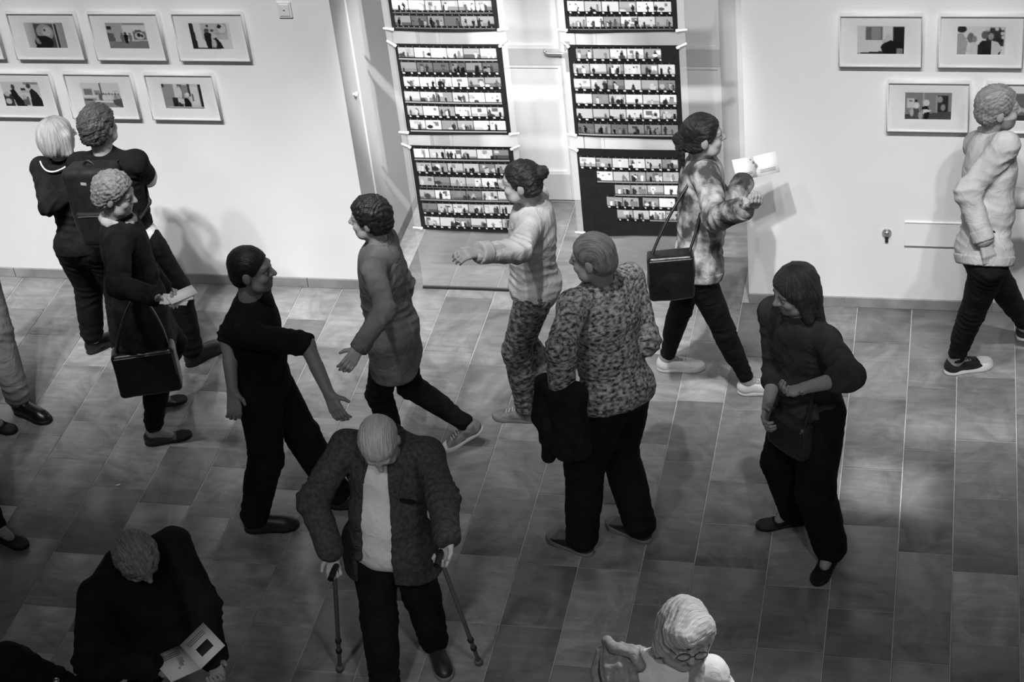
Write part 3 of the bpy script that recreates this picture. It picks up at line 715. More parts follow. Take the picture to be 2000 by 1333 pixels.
# ---- joints
def ray_sphere(c, r, px, py, sgn):
    d = cray(px, py); d = d/np.linalg.norm(d); oc = c-C_POS; t = oc@d; m2 = oc@oc-t*t
    if m2 >= r*r:
        p = C_POS+d*t; return c+nrm(p-c)*r
    return C_POS+d*(t+sgn*math.sqrt(r*r-m2))
def ik(a, b, l1, l2, hint):
    d = b-a; L = np.linalg.norm(d)
    if L >= (l1+l2)*0.998: return a+d*(l1/(l1+l2))
    x = (l1*l1-l2*l2+L*L)/(2*L); y = math.sqrt(max(l1*l1-x*x, 0)); u = d/L
    hv = hint-u*(hint@u); return a+u*x+nrm(hv)*y
def ang(deg): a = math.radians(deg); return np.array([math.cos(a), math.sin(a), 0.0])
class Skel: pass
def skeleton(sp):
    k = Skel(); k.h = sp['h']; k.s = s = sp['h']/1.75; k.build = sp.get('build', 1.0)
    def jt(q, z):
        if q[0] == 'w': return np.array(q[1:], float)
        return at(q[0], q[1], q[2] if len(q) > 2 else z)
    k.Hd = jt(sp['head'], k.h-0.118*s)
    k.N = k.Hd+np.array(sp['neck'][1:]) if sp['neck'][0] == 'rel' else jt(sp['neck'], 0.83*k.h)
    k.P = jt(sp['pelvis'], 0.522*k.h)
    k.F = ang(sp['yaw']); k.R = np.cross(k.F, UP)
    hf = ang(sp.get('hipyaw', sp['yaw'])); k.hF = hf; k.hR = np.cross(hf, UP)
    k.up = nrm(k.N-k.P); k.lat = nrm(k.R-k.up*(k.R@k.up)); k.fw = np.cross(k.up, k.lat)
    k.T = np.stack([k.lat, k.fw, k.up])
    tilt = sp.get('tilt', 0.0)
    sw = sp.get('shw', 0.185)*s
    shl = nrm(k.lat+k.up*tilt)
    k.sh = {'r': k.N+shl*sw-k.up*0.05*s+k.fw*sp.get('hunch', 0.0), 'l': k.N-shl*sw-k.up*0.05*s+k.fw*sp.get('hunch', 0.0)}
    k.hip = {'r': k.P+k.hR*0.09*s, 'l': k.P-k.hR*0.09*s}
    k.an, k.kn, k.heel, k.toe, k.fd = {}, {}, {}, {}, {}
    for sd in 'rl':
        hx, tx = sp['feet'][sd][:2]; zz = sp['feet'][sd][2] if len(sp['feet'][sd]) > 2 else (0, 0)
        a = at(hx[0], hx[1], zz[0]); b = at(tx[0], tx[1], zz[1]); k.heel[sd] = a; k.fd[sd] = nrm(b-a)
        fr = np.cross(k.fd[sd], UP); fu = nrm(np.cross(fr, k.fd[sd]))
        k.an[sd] = a+k.fd[sd]*0.055*s+fu*0.085*s
        hint = k.fd[sd]*0.6+hf*0.8+sp.get('kneehint', np.zeros(3))
        k.kn[sd] = ik(k.hip[sd], k.an[sd], 0.245*k.h, 0.243*k.h, hint)
    k.el, k.wr, k.hd, k.hn, k.curl = {}, {}, {}, {}, {}
    for sd in 'rl':
        a = sp['arms'][sd]; sgn = 1 if sd == 'r' else -1
        def vec(v): return nrm(v[0]*sgn*k.lat+v[1]*k.fw+v[2]*k.up)
        def lim(base, q, L):
            if q[0] == 'v': return base+vec(q[1])*L
            return ray_sphere(base, L, q[0], q[1], q[2])
        k.el[sd] = lim(k.sh[sd], a['e'], 0.172*k.h); k.wr[sd] = lim(k.el[sd], a['w'], 0.147*k.h)
        k.hd[sd] = vec(a['h']) if 'h' in a else nrm(k.wr[sd]-k.el[sd])
        pn = vec(a['n']) if 'n' in a else (-sgn*k.lat)
        k.hn[sd] = nrm(pn-k.hd[sd]*(pn@k.hd[sd])); k.curl[sd] = a.get('curl', 0.35)
    hy, hp, hr = sp.get('headyaw', sp['yaw']), sp.get('headpitch', 0), sp.get('headroll', 0)
    f = ang(hy); r = np.cross(f, UP); cp, sp_ = math.cos(math.radians(hp)), math.sin(math.radians(hp))
    f2 = f*cp-UP*sp_; u2 = UP*cp+f*sp_; cr, sr = math.cos(math.radians(hr)), math.sin(math.radians(hr))
    k.HR = np.stack([r*cr+u2*sr, f2, u2*cr-r*sr]); k.hs = s*sp.get('hscale', 1.0)
    return k
def hl(k, x, y, z): return k.Hd+(k.HR.T@np.array([x, y, z]))*k.hs

def torso(S, k, e=0.0, kk=0.05):
    s = k.s; b = k.build; T = k.T
    hT = np.stack([k.hR, k.hF, UP])
    S.ell(k.P+UP*0.02*s, hT, np.array([0.165*b, 0.118*b, 0.125])*s+(e+.01 if e else 0), kk)
    mid = k.P+(k.N-k.P)*0.36; S.ell(mid+k.fw*0.012*b, T, np.array([0.142*b, 0.112*b, 0.15])*s+e, kk)
    ch = k.P+(k.N-k.P)*0.68; S.ell(ch, T, np.array([0.162*b, 0.112*b, 0.175])*s+e, kk)
    c0 = k.N-k.up*0.07*s
    S.cap(c0, k.sh['r'], 0.074*s+e, 0.05*s+e, kk); S.cap(c0, k.sh['l'], 0.074*s+e, 0.05*s+e, kk)
    S.cap(k.N-k.up*0.03*s, k.N+k.up*0.012*s, 0.066*s+e*.7, 0.056*s+e*0.4, 0.03)
def arm(S, k, sd, e=0.0, upto=2.0, kk=0.03, loose=0.0):
    s = k.s; b = 0.5+0.5*k.build
    sh, el, wr = k.sh[sd], k.el[sd], k.wr[sd]
    t = min(upto, 1.0); S.cap(sh, sh+(el-sh)*t, 0.05*s*b+e, (0.05-0.013*t)*s*b+e+loose*t, kk)
    if upto > 1: t = upto-1; S.cap(el, el+(wr-el)*t, 0.038*s*b+e+loose, (0.038-0.011*t)*s*b+e+loose, kk)
def leg(S, k, sd, e=0.0, upto=2.0, kk=0.035, flare=0.0):
    s = k.s; b = 0.5+0.5*k.build
    hp, kn, an = k.hip[sd], k.kn[sd], k.an[sd]
    S.cap(hp, kn, 0.088*s*b+e, 0.058*s*b+e+flare*0.5, kk)
    if upto > 1:
        t = upto-1; q = kn+(an-kn)*t
        S.cap(kn, q, 0.056*s*b+e+flare*0.5, (0.056-0.018*t)*s*b+e+flare, kk)
        d = nrm(an-kn); back = -k.hF-d*(-k.hF@d); S.cap(kn+(an-kn)*0.15+back*0.012, kn+(an-kn)*0.5+back*0.012, 0.05*s*b+e, 0.042*s*b+e+flare*.5, kk)
def hand(S, k, sd):
    s = k.s; w, d, n = k.wr[sd], k.hd[sd], k.hn[sd]; sgn = 1 if sd == 'r' else -1
    lt = nrm(np.cross(d, n))*(1 if sd == 'r' else -1)     # towards the thumb side
    S.cap(k.el[sd]+(w-k.el[sd])*0.45, w, 0.036*s, 0.027*s, 0.01)
    for o in (-0.026, -0.009, 0.009, 0.026): S.cap(w+d*0.012*s+lt*o*0.6*s, w+d*0.082*s+lt*o*s, 0.0135*s, 0.0115*s, 0.014)
    c = k.curl[sd]
    for i, (o, ln) in enumerate(((0.028, 0.94), (0.0095, 1.05), (-0.0095, 0.98), (-0.027, 0.8))):
        p = w+d*0.084*s+lt*o*s; a = c*0.55*(1+0.12*i); dd = nrm(d+lt*o*2.2)
        for L, r0, r1 in ((0.040*ln, 0.0098, 0.0088), (0.027*ln, 0.0088, 0.008), (0.022*ln, 0.008, 0.0068)):
            q = nrm(dd*math.cos(a)+n*math.sin(a)); p2 = p+q*L*s; S.cap(p, p2, r0*s, r1*s, 0.006); p = p2; a += c*1.25
    p = w+d*0.028*s+lt*0.022*s; q = nrm(d*0.62+lt*0.72+n*(0.15+c*0.5)); p2 = p+q*0.042*s
    S.cap(w+d*0.02*s, p, 0.015*s, 0.014*s, 0.012); S.cap(p, p2, 0.0135*s, 0.0105*s, 0.008)
    q2 = nrm(q*0.8+d*0.5+n*c*0.6); S.cap(p2, p2+q2*0.03*s, 0.0102*s, 0.008*s, 0.006)
def head(S, k, jaw=1.0):
    s = k.hs; R = k.HR
    def E(c, r, kk=0.02, op='u'): S.ell(hl(k, *c), R, np.array(r)*s, kk*s, op)
    def Cp(a, b, r0, r1, kk=0.012, op='u'): S.cap(hl(k, *a), hl(k, *b), r0*s, r1*s, kk*s, op)
    E((0, -.015, .03), (.076, .096, .087)); E((0, .022, -.035), (.059*jaw, .068, .078), .03); E((0, .055, -.09), (.03*jaw, .028, .026), .03)
    Cp((-.045, .035, -.07), (.045, .035, -.07), .03, .03, .03)
    Cp((-.034, .074, .022), (.034, .074, .022), .014, .014, .02)
    for x in (-1, 1):
        E((x*.032, .097, .004), (.018, .016, .013), .012, 's'); E((x*.031, .076, .003), (.0135, .0135, .0115), .004)
        E((x*.04, .062, -.03), (.022, .022, .02), .02); E((x*.079, -.008, -.005), (.009, .02, .033), .008)
    Cp((0, .086, .014), (0, .108, -.022), .009, .0125, .014); Cp((-.013, .093, -.026), (.013, .093, -.026), .0085, .0085, .008)
    Cp((-.02, .083, -.051), (.02, .083, -.051), .0065, .0065, .006); Cp((-.017, .082, -.061), (.017, .082, -.061), .0075, .0075, .006)
    Cp((-.022, .094, -.0562), (.022, .094, -.0562), .002, .002, .003, 's')
    S.cap(hl(k, 0, -.025, -.05), k.N-k.up*0.02*k.s, .054*k.s, .06*k.s, .03)
def face_tone(k, V, brow=.55, lip=.62, jaw_tone=0.0):
    L = ((V-k.Hd)@k.HR.T)/k.hs; x, y, z = np.abs(L[:, 0]), L[:, 1], L[:, 2]; t = np.ones(len(V))
    front = y > .05
    ir = np.hypot(x-.031, z-.003); t[front & (ir < .0135) & (y > .08)] = 1.25; t[front & (ir < .0065) & (y > .08)] = .12
    t[front & (np.abs(z-.0145) < .0025) & (np.abs(x-.031) < .016)] = .3
    t[front & (np.abs(z-.029-.1*(x-.03)) < .0045) & (x > .013) & (x < .05)] = brow
    t[front & (np.abs(z+.0562) < .010) & (x < .022) & (y > .075)] = lip; t[front & (np.abs(z+.0562) < .002) & (x < .022)] = .35
    if jaw_tone: t[(z < -.035) & (y > .0) & ~((np.abs(z+.056) < .009) & (x < .022))] = jaw_tone  # even tone over the lower face, lips left out
    return t
def join(parts):
    Vs, Fs, n = [], [], 0
    for V, F in parts: Vs.append(V); Fs.append(F+n); n += len(V)
    return np.concatenate(Vs), np.concatenate(Fs)
def put(name, VF, mat, k, parent=None, tone=None, flow=None):
    V, F = VF
    me = mesh_np(name, V-k.root_p, F, mat, True)
    if tone is not None: col_attr(me, tone)
    if flow is not None:
        a = me.attributes.new('flow', 'FLOAT_VECTOR', 'POINT'); a.data.foreach_set('vector', np.asarray(flow, np.float32).ravel())
    return link(name, me, k.root if parent is None else parent)

def hair(k, style, mat, seed=1, strands=0.004, t=0.014):
    S = Sdf(); s = k.hs; R = k.HR
    def E(c, r, kk=0.02, op='u'): S.ell(hl(k, *c), R, np.array(r)*s, kk*s, op)
    def Cp(a, b, r0, r1, kk=0.02, op='u'): S.cap(hl(k, *a), hl(k, *b), r0*s, r1*s, kk*s, op)
    E((0, -.017, .034), (.076+t, .096+t, .087+t*1.1))
    if style in ('short', 'crop', 'bun', 'pony', 'thin'):
        E((0, -.05, -.03), (.068+t*.6, .06+t, .06), .03)
        if style == 'bun': E((0, -.125, .055), (.036, .034, .036), .02); Cp((0, -.09, .05), (0, -.12, .055), .03, .03)
        if style == 'pony': Cp((0, -.1, .03), (0, -.135, .0), .024, .028); Cp((0, -.135, .0), (0, -.12, -.16), .03, .012)
        E((0, .1, -.045), (.075, .085, .1), .015, 's')
        S.clip(hl(k, 0, .078, .068), k.HR.T@np.array([0, .80, -.6]))
        if style not in ('pony',): S.clip(hl(k, 0, 0, -.075), -k.HR[2])
        for x in (-1, 1): E((x*.085, .0, -.02), (.022, .024, .036), .012, 's')
    elif style == 'bob':
        E((0, -.035, -.025), (.1, .096, .115), .03); Cp((.074, .02, .02), (.082, .012, -.085), .034, .03, .03); Cp((-.074, .02, .02), (-.082, .012, -.085), .034, .03, .03)
        E((0, .105, -.06), (.062, .075, .12), .02, 's'); S.clip(hl(k, 0, 0, -.118), -k.HR[2]-k.HR[1]*.25)
    elif style == 'fringe':
        E((0, -.035, -.005), (.09, .085, .095), .03); Cp((.068, .03, .06), (.08, .02, -.055), .032, .022, .03); Cp((-.066, .025, .05), (-.076, .015, -.07), .03, .024, .03)
        Cp((-.06, .05, .075), (.02, .09, .066), .024, .02, .02); Cp((.02, .09, .066), (.07, .055, .04), .022, .02, .02); Cp((-.05, .03, .1), (.045, .075, .085), .028, .026, .03); Cp((.0, -.03, .12), (.06, .05, .08), .026, .024, .03)
        E((0, .12, -.05), (.066, .085, .108), .012, 's'); Cp((.085, .0, .0), (.093, .0, -.075), .028, .018, .02); Cp((-.085, .0, .02), (-.09, .0, -.08), .03, .02, .02); S.clip(hl(k, 0, 0, -.1), -k.HR[2])
    elif style == 'long':
        E((0, -.04, -.03), (.09, .085, .11), .03)
        for x in (-1, 1): Cp((x*.07, .01, .02), (x*.085, .0, -.13), .032, .026, .03); Cp((x*.05, -.06, -.02), (x*.06, -.06, -.19), .045, .03, .03)
        E((0, .105, -.055), (.058, .075, .12), .02, 's')
    V, F = S.mesh(0.0045*max(1, s)); n = vnorm(V, F); L = ((V-k.Hd)@R.T)/s
    # strands run from the crown outwards: azimuth around the crown, falling distance
    az = np.arctan2(L[:, 0], -(L[:, 1]+.02)); el = L[:, 2]
    rr = np.random.RandomState(seed); st = np.zeros(len(V))
    if style in ('short', 'crop', 'thin', 'pony', 'bun'): pr = np.arctan2(L[:, 0], L[:, 2]+.03)+.35*np.sin(L[:, 1]*22+1); fade = 1.0
    elif style == 'fringe': pr = (L[:, 1]*.75+L[:, 2]*.75-L[:, 0]*.25)*9; fade = 1.0
    else: pr = az; fade = np.clip(np.hypot(L[:, 0], L[:, 1]+.02)/.07-.15, 0, 1)
    for fq, a in (((9, .5), (17, .35), (31, .25)) if style in ('bob', 'long', 'fringe') else ((19, .3), (33, .25))): st += a*np.sin(pr*fq+rr.rand()*6+2.0*np.sin(el*24+rr.rand()*6+L[:, 1]*20)+1.2*np.sin(el*11+L[:, 0]*30))
    st *= fade
    V = V+n*(st*strands*(.8 if style in ('bob', 'long', 'fringe') else .3)+(wob(L, seed, 210.0, 2)*.9+wob(L, seed+1, 90.0, 2)*.8)*strands*{'bob': .12, 'long': .4, 'fringe': .5}.get(style, 1.0))[:, None]
    flow = np.stack([L[:, 0]*.45, L[:, 1]*.25, L[:, 2]*.25], 1) if style in ('short', 'crop', 'thin') else np.stack([pr*.09, el*.25, L[:, 1]*.1], 1)
    return put('hair', (V, F), mat, k, flow=flow)

def shoe(k, sd, kind, mat, sole_mat, lace_mat=None, name='shoe'):
    s = k.s*{'loafer': .97, 'boot': 1.03}.get(kind, 1.0); o, d = k.heel[sd], k.fd[sd]; r = nrm(np.cross(d, UP)); u = nrm(np.cross(r, d))
    R = np.stack([d, r, u])
    def p(x, y, z): return o+(d*x+r*y+u*z)*s
    S = Sdf(); hi = {'runner': .098, 'sneaker': .098, 'loafer': .07, 'boot': .14}[kind]
    S.ell(p(.045, 0, .045), R, np.array([.05, .036, .05])*s, .03); S.ell(p(.13, 0, .035), R, np.array([.085, .04, .045])*s, .03); S.ell(p(.205, 0, .025), R, np.array([.066, .046, .042])*s, .03)
    S.cap(p(.045, 0, .05), p(.06 if kind != 'boot' else .05, 0, hi), .038*s, .038*s, .03); S.cap(p(.1, 0, .06), p(.2, 0, .04), .034*s, .024*s, .03)
    S.clip(p(0, 0, .012), -u); S.clip(p(.05, 0, hi), u+d*(.35 if kind != 'boot' else .05))
    if kind == 'loafer': S.ell(p(.075, 0, .085), R, np.array([.05, .03, .03])*s, .01, 's')
    root = put(name, S.mesh(0.006), mat, k)
    S = Sdf(); th = {'sneaker': .03, 'runner': .044}.get(kind, .02)
    S.ell(p(.06, 0, .012), R, np.array([.068, .041, .06])*s, .02); S.ell(p(.14, 0, .012), R, np.array([.09, .042, .06])*s, .02); S.ell(p(.205, 0, .012), R, np.array([.074, .051, .06])*s, .02)
    S.clip(p(0, 0, 0.0), -u); S.clip(p(0, 0, th), u-d*.02)
    put('sole', S.mesh(0.006), sole_mat, k, root)
    if lace_mat is not None:
        S = Sdf()
        for i in range(5):
            x = .105+.02*i; z = .094-.0085*i; S.cap(p(x, -.02, z-.006), p(x+.006, .02, z-.006), .0035*s, .0035*s, .002); S.cap(p(x, 0, z), p(x, 0, z+.001), .004*s, .004*s, .004)
        S.cap(p(.098, 0, .098), p(.09, .03, .098), .0035, .003, .002); S.cap(p(.098, 0, .098), p(.09, -.03, .098), .0035, .003, .002)
        put('laces', S.mesh(0.004), lace_mat, k, root)
    return root

CLO = dict(
    black=mat_cloth('black_cotton', 0.009, .3), blackwool=mat_cloth('black_wool', 0.011, .35, 14, 260), charcoal=mat_cloth('charcoal_tweed', 0.055, .3, 60, 380),
    dgrey=mat_cloth('dark_grey_cotton', 0.045, .3), mgrey=mat_cloth('mid_grey_wool', 0.13, .25), lgrey=mat_cloth('light_grey_cotton', 0.38, .15), white=mat_cloth('white_cotton', 0.74, .06),
    offwhite=mat_cloth('pale_canvas', 0.5, .08), denim=mat_cloth('dark_denim', 0.05, .5, 14, 500),
    camo=mat_cloth('mottled_grey_blouson', .2, 0, 9, 420, lo=.05, hi=.4, p0=.42, p1=.6),
    plaid=mat_cloth('flecked_woven_shirt', .2, 0, 42, 300, stretch=(1, 1, 1.8), lo=.03, hi=.42, p0=.36, p1=.66),
    printt=mat_cloth('patterned_trouser_cloth', .2, 0, 36, 400, stretch=(1, 1, 1.5), lo=.035, hi=.2, p0=.4, p1=.62),
    knit=mat_cloth('grey_knit_wool', .28, .2, 30, 160), beige=mat_cloth('pale_chino', .22, .15),
    nylon=mat_plain('black_nylon', .012, .5, .4, .25, 30, .001), leather=mat_plain('black_leather', .01, .3, .5, .3, 40, .001), leatherg=mat_plain('worn_dark_leather', .022, .42, .5, .35, 25, .001),
    rubberw=mat_plain('white_rubber', .62, .5, .4, .04, 20), rubberb=mat_plain('black_rubber', .012, .6, .3, .2, 20), rubberg=mat_plain('grey_rubber', .2, .6, .3, .1, 20),
    whiteshoe=mat_plain('white_shoe_leather', .62, .5, .4, .05, 25, .001), greyshoe=mat_cloth('grey_shoe_mesh', .2, .3, 30, 300), lace=mat_plain('pale_lace', .55, .8, .2, .1, 60),
    paper=mat_plain('white_paper', .72, .7, .2, .02, 8), metal=mat_plain('polished_metal', .6, .25, .5, .05, 30, 0, .9), alu=mat_plain('dull_cane_metal', .16, .4, .5, .1, 30, 0, .6),
    lens=M['glass'],
)
SKIN = {n: mat_tone('skin_'+n, v, .48, .35, 70) for n, v in (('fair', .42), ('mid', .3), ('shade', .2))}
HAIR = dict(blond=mat_hair('blond_hair', .62, .3), white=mat_hair('white_hair', .62, .36), dark=mat_hair('dark_hair', .035, .008), brown=mat_hair('brown_hair', .085, .025), greyb=mat_hair('greying_hair', .26, .1), black=mat_hair('black_hair', .018, .006))

def person(sp):
    k = skeleton(sp); k.seed = int(abs(k.Hd[0]*37+k.Hd[1]*91)) % 997; k.root_p = (k.heel['r']+k.heel['l'])/2*np.array([1, 1, 0])
    k.root = empty('person', tuple(k.root_p)); tag(k.root, sp['label'], 'person', sp.get('group'))
    # body: one mesh, finer at the head and hands
    parts = []
    S = Sdf(); torso(S, k)
    for sd in 'rl':
        arm(S, k, sd); leg(S, k, sd)
        S.cap(k.an[sd], k.heel[sd]+k.fd[sd]*.14*k.s+UP*.035, .036*k.s, .03*k.s)
    S.clip(k.N+k.up*0.02, k.up)
    parts.append(S.mesh(0.0125))
    S = Sdf(); head(S, k, sp.get('jaw', 1.0)); VH = S.mesh(0.0042); parts.append(VH)
    nh = len(parts[0][0])
    for sd in 'rl':
        S = Sdf(); hand(S, k, sd); parts.append(S.mesh(0.0042))
    V, F = join(parts); tone = np.ones(len(V)); tone[nh:nh+len(VH[0])] = face_tone(k, VH[0], jaw_tone=sp.get('jaw_tone', 0.0))
    put('body', (V, F), SKIN[sp.get('skin', 'fair')], k, tone=tone)
    if sp.get('hair'): hair(k, sp['hair'][0], HAIR[sp['hair'][1]], seed=k.seed, **(sp['hair'][2] if len(sp['hair']) > 2 else {}))
    # trousers
    tr = sp['trousers']; S = Sdf(); e = tr.get('e', .012); hT = np.stack([k.hR, k.hF, UP]); s = k.s; b = k.build
    S.ell(k.P+UP*.02*s, hT, np.array([.165*b, .118*b, .125])*s+.005, .05); S.ell(k.P+(k.N-k.P)*.2, k.T, np.array([.14*b, .108*b, .1])*s, .05)
    for sd in 'rl': leg(S, k, sd, e, 1+tr.get('to', .97), .03, tr.get('flare', 0.0))
    for sd in 'rl':
        pass
    S.clip(k.P+(k.N-k.P)*.3, k.up)
    V, F = S.mesh(0.009); V = folds(V, F, k.seed, tr.get('crease', .006), 15, 1.3); V = creases(V, F, [(k.kn[sd], k.an[sd]-k.hip[sd], .1) for sd in 'rl']+[(k.an[sd]+UP*.07, UP, .09) for sd in 'rl']+[(k.hip[sd]-UP*.06, UP+k.hR*.4, .1) for sd in 'rl'], k.seed, tr.get('crease', .006)); put('trousers', (V, F), CLO[tr['m']], k)
    # top
    tp = sp['top']; S = Sdf(); e = tp.get('e', .014); torso(S, k, e)
    for sd in 'rl': arm(S, k, sd, e*.9, tp.get('sleeve', 1.95), .03, tp.get('loose', .006))
    skirt = tp.get('skirt', 0.0)
    if sp.get('under', {}).get('belly'): S.ell(k.P+k.up*.15+k.fw*.03, k.T, np.array([.15, .125, .17])*s*sp['under']['belly']+e, .06)
    if skirt:
        dn = -UP; fl = tp.get('flare', .02)
        for o in (-.085, 0, .085): S.cap(k.P+k.hR*o*s*b, k.P+k.hR*o*1.15*s*b+dn*skirt-k.hF*0.0, .11*s*b+e, .105*s*b+e+fl, .05)
        S.clip(k.P+dn*skirt, dn)
    else: S.clip(k.P+k.up*tp.get('hem', -.02), -k.up)
    S.clip(k.N+k.up*tp.get('collar', .04), k.up-k.fw*.25); S.cap(k.N+k.up*.05, k.N+k.up*.3+k.fw*.04, .05*s, .07*s, .01, 's')
    if tp.get('open'):   # open front: the strip between the jacket edges is cut away so the shirt shows
        w = tp['open']; ox = tp.get('openx', 0)
        for z in (-.14, .06, .26): S.box(k.P+k.up*z+k.fw*.2+k.lat*(ox+.012*(z < 0)*w/.06), k.T, np.array([w*(1.25 if z < 0 else 1), .15, .12]), .006, .012, 's')
        S.cap(k.P+k.up*.36+k.fw*.16+k.lat*ox, k.N+k.fw*.075, w, .045, .015, 's')
    V, F = S.mesh(0.0085); V = folds(V, F, k.seed+7, tp.get('crease', .007), tp.get('freq', 15)); V = creases(V, F, [(k.el[sd], k.wr[sd]-k.sh[sd], .1) for sd in 'rl']+[(k.sh[sd]-k.up*.08, k.up+k.lat*.5*(1 if sd == 'r' else -1), .09) for sd in 'rl']+[(k.P+k.up*.13, k.up+k.lat*.3, .16), (k.wr[sd], k.wr[sd]-k.el[sd], .07)], k.seed, tp.get('crease', .007)*.9); put(tp.get('name', 'shirt'), (V, F), CLO[tp['m']], k)
    top_o = k.root.children[-1] if len(k.root.children) else None
    if tp.get('sleeve', 1.95) > 1.8:
        for sd in 'rl':
            q = k.el[sd]+(k.wr[sd]-k.el[sd])*.9; dq = nrm(k.wr[sd]-k.el[sd]); S = Sdf(); S.cap(q-dq*.02, q+dq*.03, .03*s+e+tp.get('loose', .006), .029*s+e+tp.get('loose', .006), .01); S.clip(q-dq*.03, -dq); S.clip(q+dq*.035, dq)
            put('cuff', S.mesh(.007), CLO[tp['m']], k, top_o)
    if not tp.get('band') and tp.get('name') not in ('t_shirt', 'vest'):
        S = Sdf(); cc = k.N+k.up*.018*s; pts = [cc+(k.lat*math.cos(a)*.064+k.fw*math.sin(a)*.066)*s-k.up*.022*max(0, math.sin(a)) for a in np.linspace(math.pi*.5+.25, math.pi*2.5-.25, 16)]
        for a2, b2 in zip(pts[:-1], pts[1:]): S.cap(a2, b2, .0125, .0125, .006); S.cap(a2+k.up*.016, b2+k.up*.016, .009, .009, .006)
        put('collar', S.mesh(.006), CLO[tp['m']], k, top_o)
    if tp.get('hemband'):
        S = Sdf(); torso(S, k, e+.006); h0 = tp.get('hem', -.02); S.clip(k.P+k.up*(h0-.004), -k.up); S.clip(k.P+k.up*(h0+.05), k.up); V, F = S.mesh(.008); put('hem_band', (V, F), CLO[tp['m']], k, top_o)
    if tp.get('zip'):
        ln = [k.P+k.up*z+k.fw*.2 for z in np.linspace(tp.get('hem', -.02), np.linalg.norm(k.N-k.P)-.03, 10)]
    if sp.get('under'):
        un = sp['under']; S = Sdf(); torso(S, k, un.get('e', .006)); S.clip(k.P+k.up*un.get('hem', -.06), -k.up); S.clip(k.N+k.up*.035, k.up-k.fw*.25)
        for sd in 'rl': arm(S, k, sd, un.get('se', .004), un.get('sleeve', .5), .03, un.get('loose', 0))
        if un.get('belly'): S.ell(k.P+k.up*.15+k.fw*.03, k.T, np.array([.15, .125, .17])*s*un['belly'], .06)
        V, F = S.mesh(0.0085); V = folds(V, F, 3, un.get('crease', .005), 18); put('undershirt', (V, F), CLO[un['m']], k)
    if tp.get('band'):    # pale collar or scarf round the neck
        S = Sdf(); n = 14; c = k.N+k.up*.0
        pts = [c+(k.lat*math.cos(a)*.075+k.fw*math.sin(a)*.075)*s+k.up*(.012-.02*math.sin(a)) for a in np.linspace(0, 2*math.pi, n)]
        for a, b2 in zip(pts[:-1], pts[1:]): S.cap(a, b2, tp['band'][1], tp['band'][1], .01)
        V, F = S.mesh(.006); put('collar', (folds(V, F, 5, .004, 40), F), CLO[tp['band'][0]], k)
    sh = sp['shoes']
    for sd in 'rl': shoe(k, sd, sh[0], CLO[sh[1]], CLO[sh[2]], CLO[sh[3]] if len(sh) > 3 else None, name={'boot': 'boot', 'loafer': 'loafer'}.get(sh[0], 'sneaker'))
    if sp.get('socks'):
        for sd in 'rl':
            S = Sdf(); S.cap(k.an[sd]-UP*.02, k.an[sd]+(k.kn[sd]-k.an[sd])*.3, .04*s, .045*s); put('sock', S.mesh(.007), CLO[sp['socks']], k)
    return k

# ------------------------------------------------------------------ the visitors
V_ = lambda *v: ('v', v)
SP = {}
SP['bob'] = dict(h=1.66, yaw=82, headyaw=48, head=(113, 266), neck=(123, 309), pelvis=(163, 482), skin='fair', hair=('bob', 'blond'), shw=.17, build=.95,
    feet=dict(l=((172, 692), (222, 668)), r=((236, 702), (288, 682))), arms=dict(l=dict(e=(94, 402, -1), w=V_(-.62, .75, .15)), r=dict(e=V_(.25, .1, -1), w=V_(-.6, .8, .1))),
    trousers=dict(m='black', e=.022, to=.84, flare=.012), top=dict(m='blackwool', e=0.014, hem=-.03, name='sweater'), shoes=('boot', 'leather', 'rubberb'),
    label='person with blond bob in black standing close beside the backpack wearer')
SP['pack'] = dict(h=1.77, yaw=84, headyaw=70, head=(194, 247), neck=(204, 304), pelvis=(255, 472), skin='fair', hair=('short', 'brown', dict(strands=.006, t=.02)),
    feet=dict(l=((234, 706), (262, 680)), r=((366, 717), (402, 697))), arms=dict(l=dict(e=(146, 380, 1), w=V_(-.7, .72, .1)), r=dict(e=(291, 352, 1), w=V_(-.75, .65, .1))),
    trousers=dict(m='black', e=.022, to=.93, flare=.01), top=dict(m='black', e=0.02, hem=.1, sleeve=.6, loose=0.011, name='vest'), under=dict(m='white', e=.012, hem=-.05, sleeve=.8, se=.012, loose=.012), shoes=('boot', 'leather', 'rubberb'),
    label='person with tousled dark hair, pale T-shirt and black backpack seen from behind')
SP['coat'] = dict(h=1.75, yaw=18, headyaw=5, headpitch=12, head=(226, 380), neck=(232, 432), pelvis=('w', -4.29, 7.88, .92), skin='mid', hair=('short', 'greyb', dict(strands=.005, t=.018)),
    feet=dict(r=((286, 869), (375, 851)), l=((285, 800), (345, 785), (.07, .02))), arms=dict(r=dict(e=(232, 560, -1), w=(305, 580, -1), n=(-.3, .2, 1), curl=.6), l=dict(e=V_(.05, .1, -1), w=(318, 562, 1), n=(-1, 0, .3), curl=.6)),
    trousers=dict(m='black', e=.014, to=.86), top=dict(m='blackwool', e=0.020, skirt=.27, flare=.02, band=('lgrey', .024), name='coat'), shoes=('loafer', 'leatherg', 'rubberb'),
    label='person with short greying hair in long black coat carrying papers and bag')
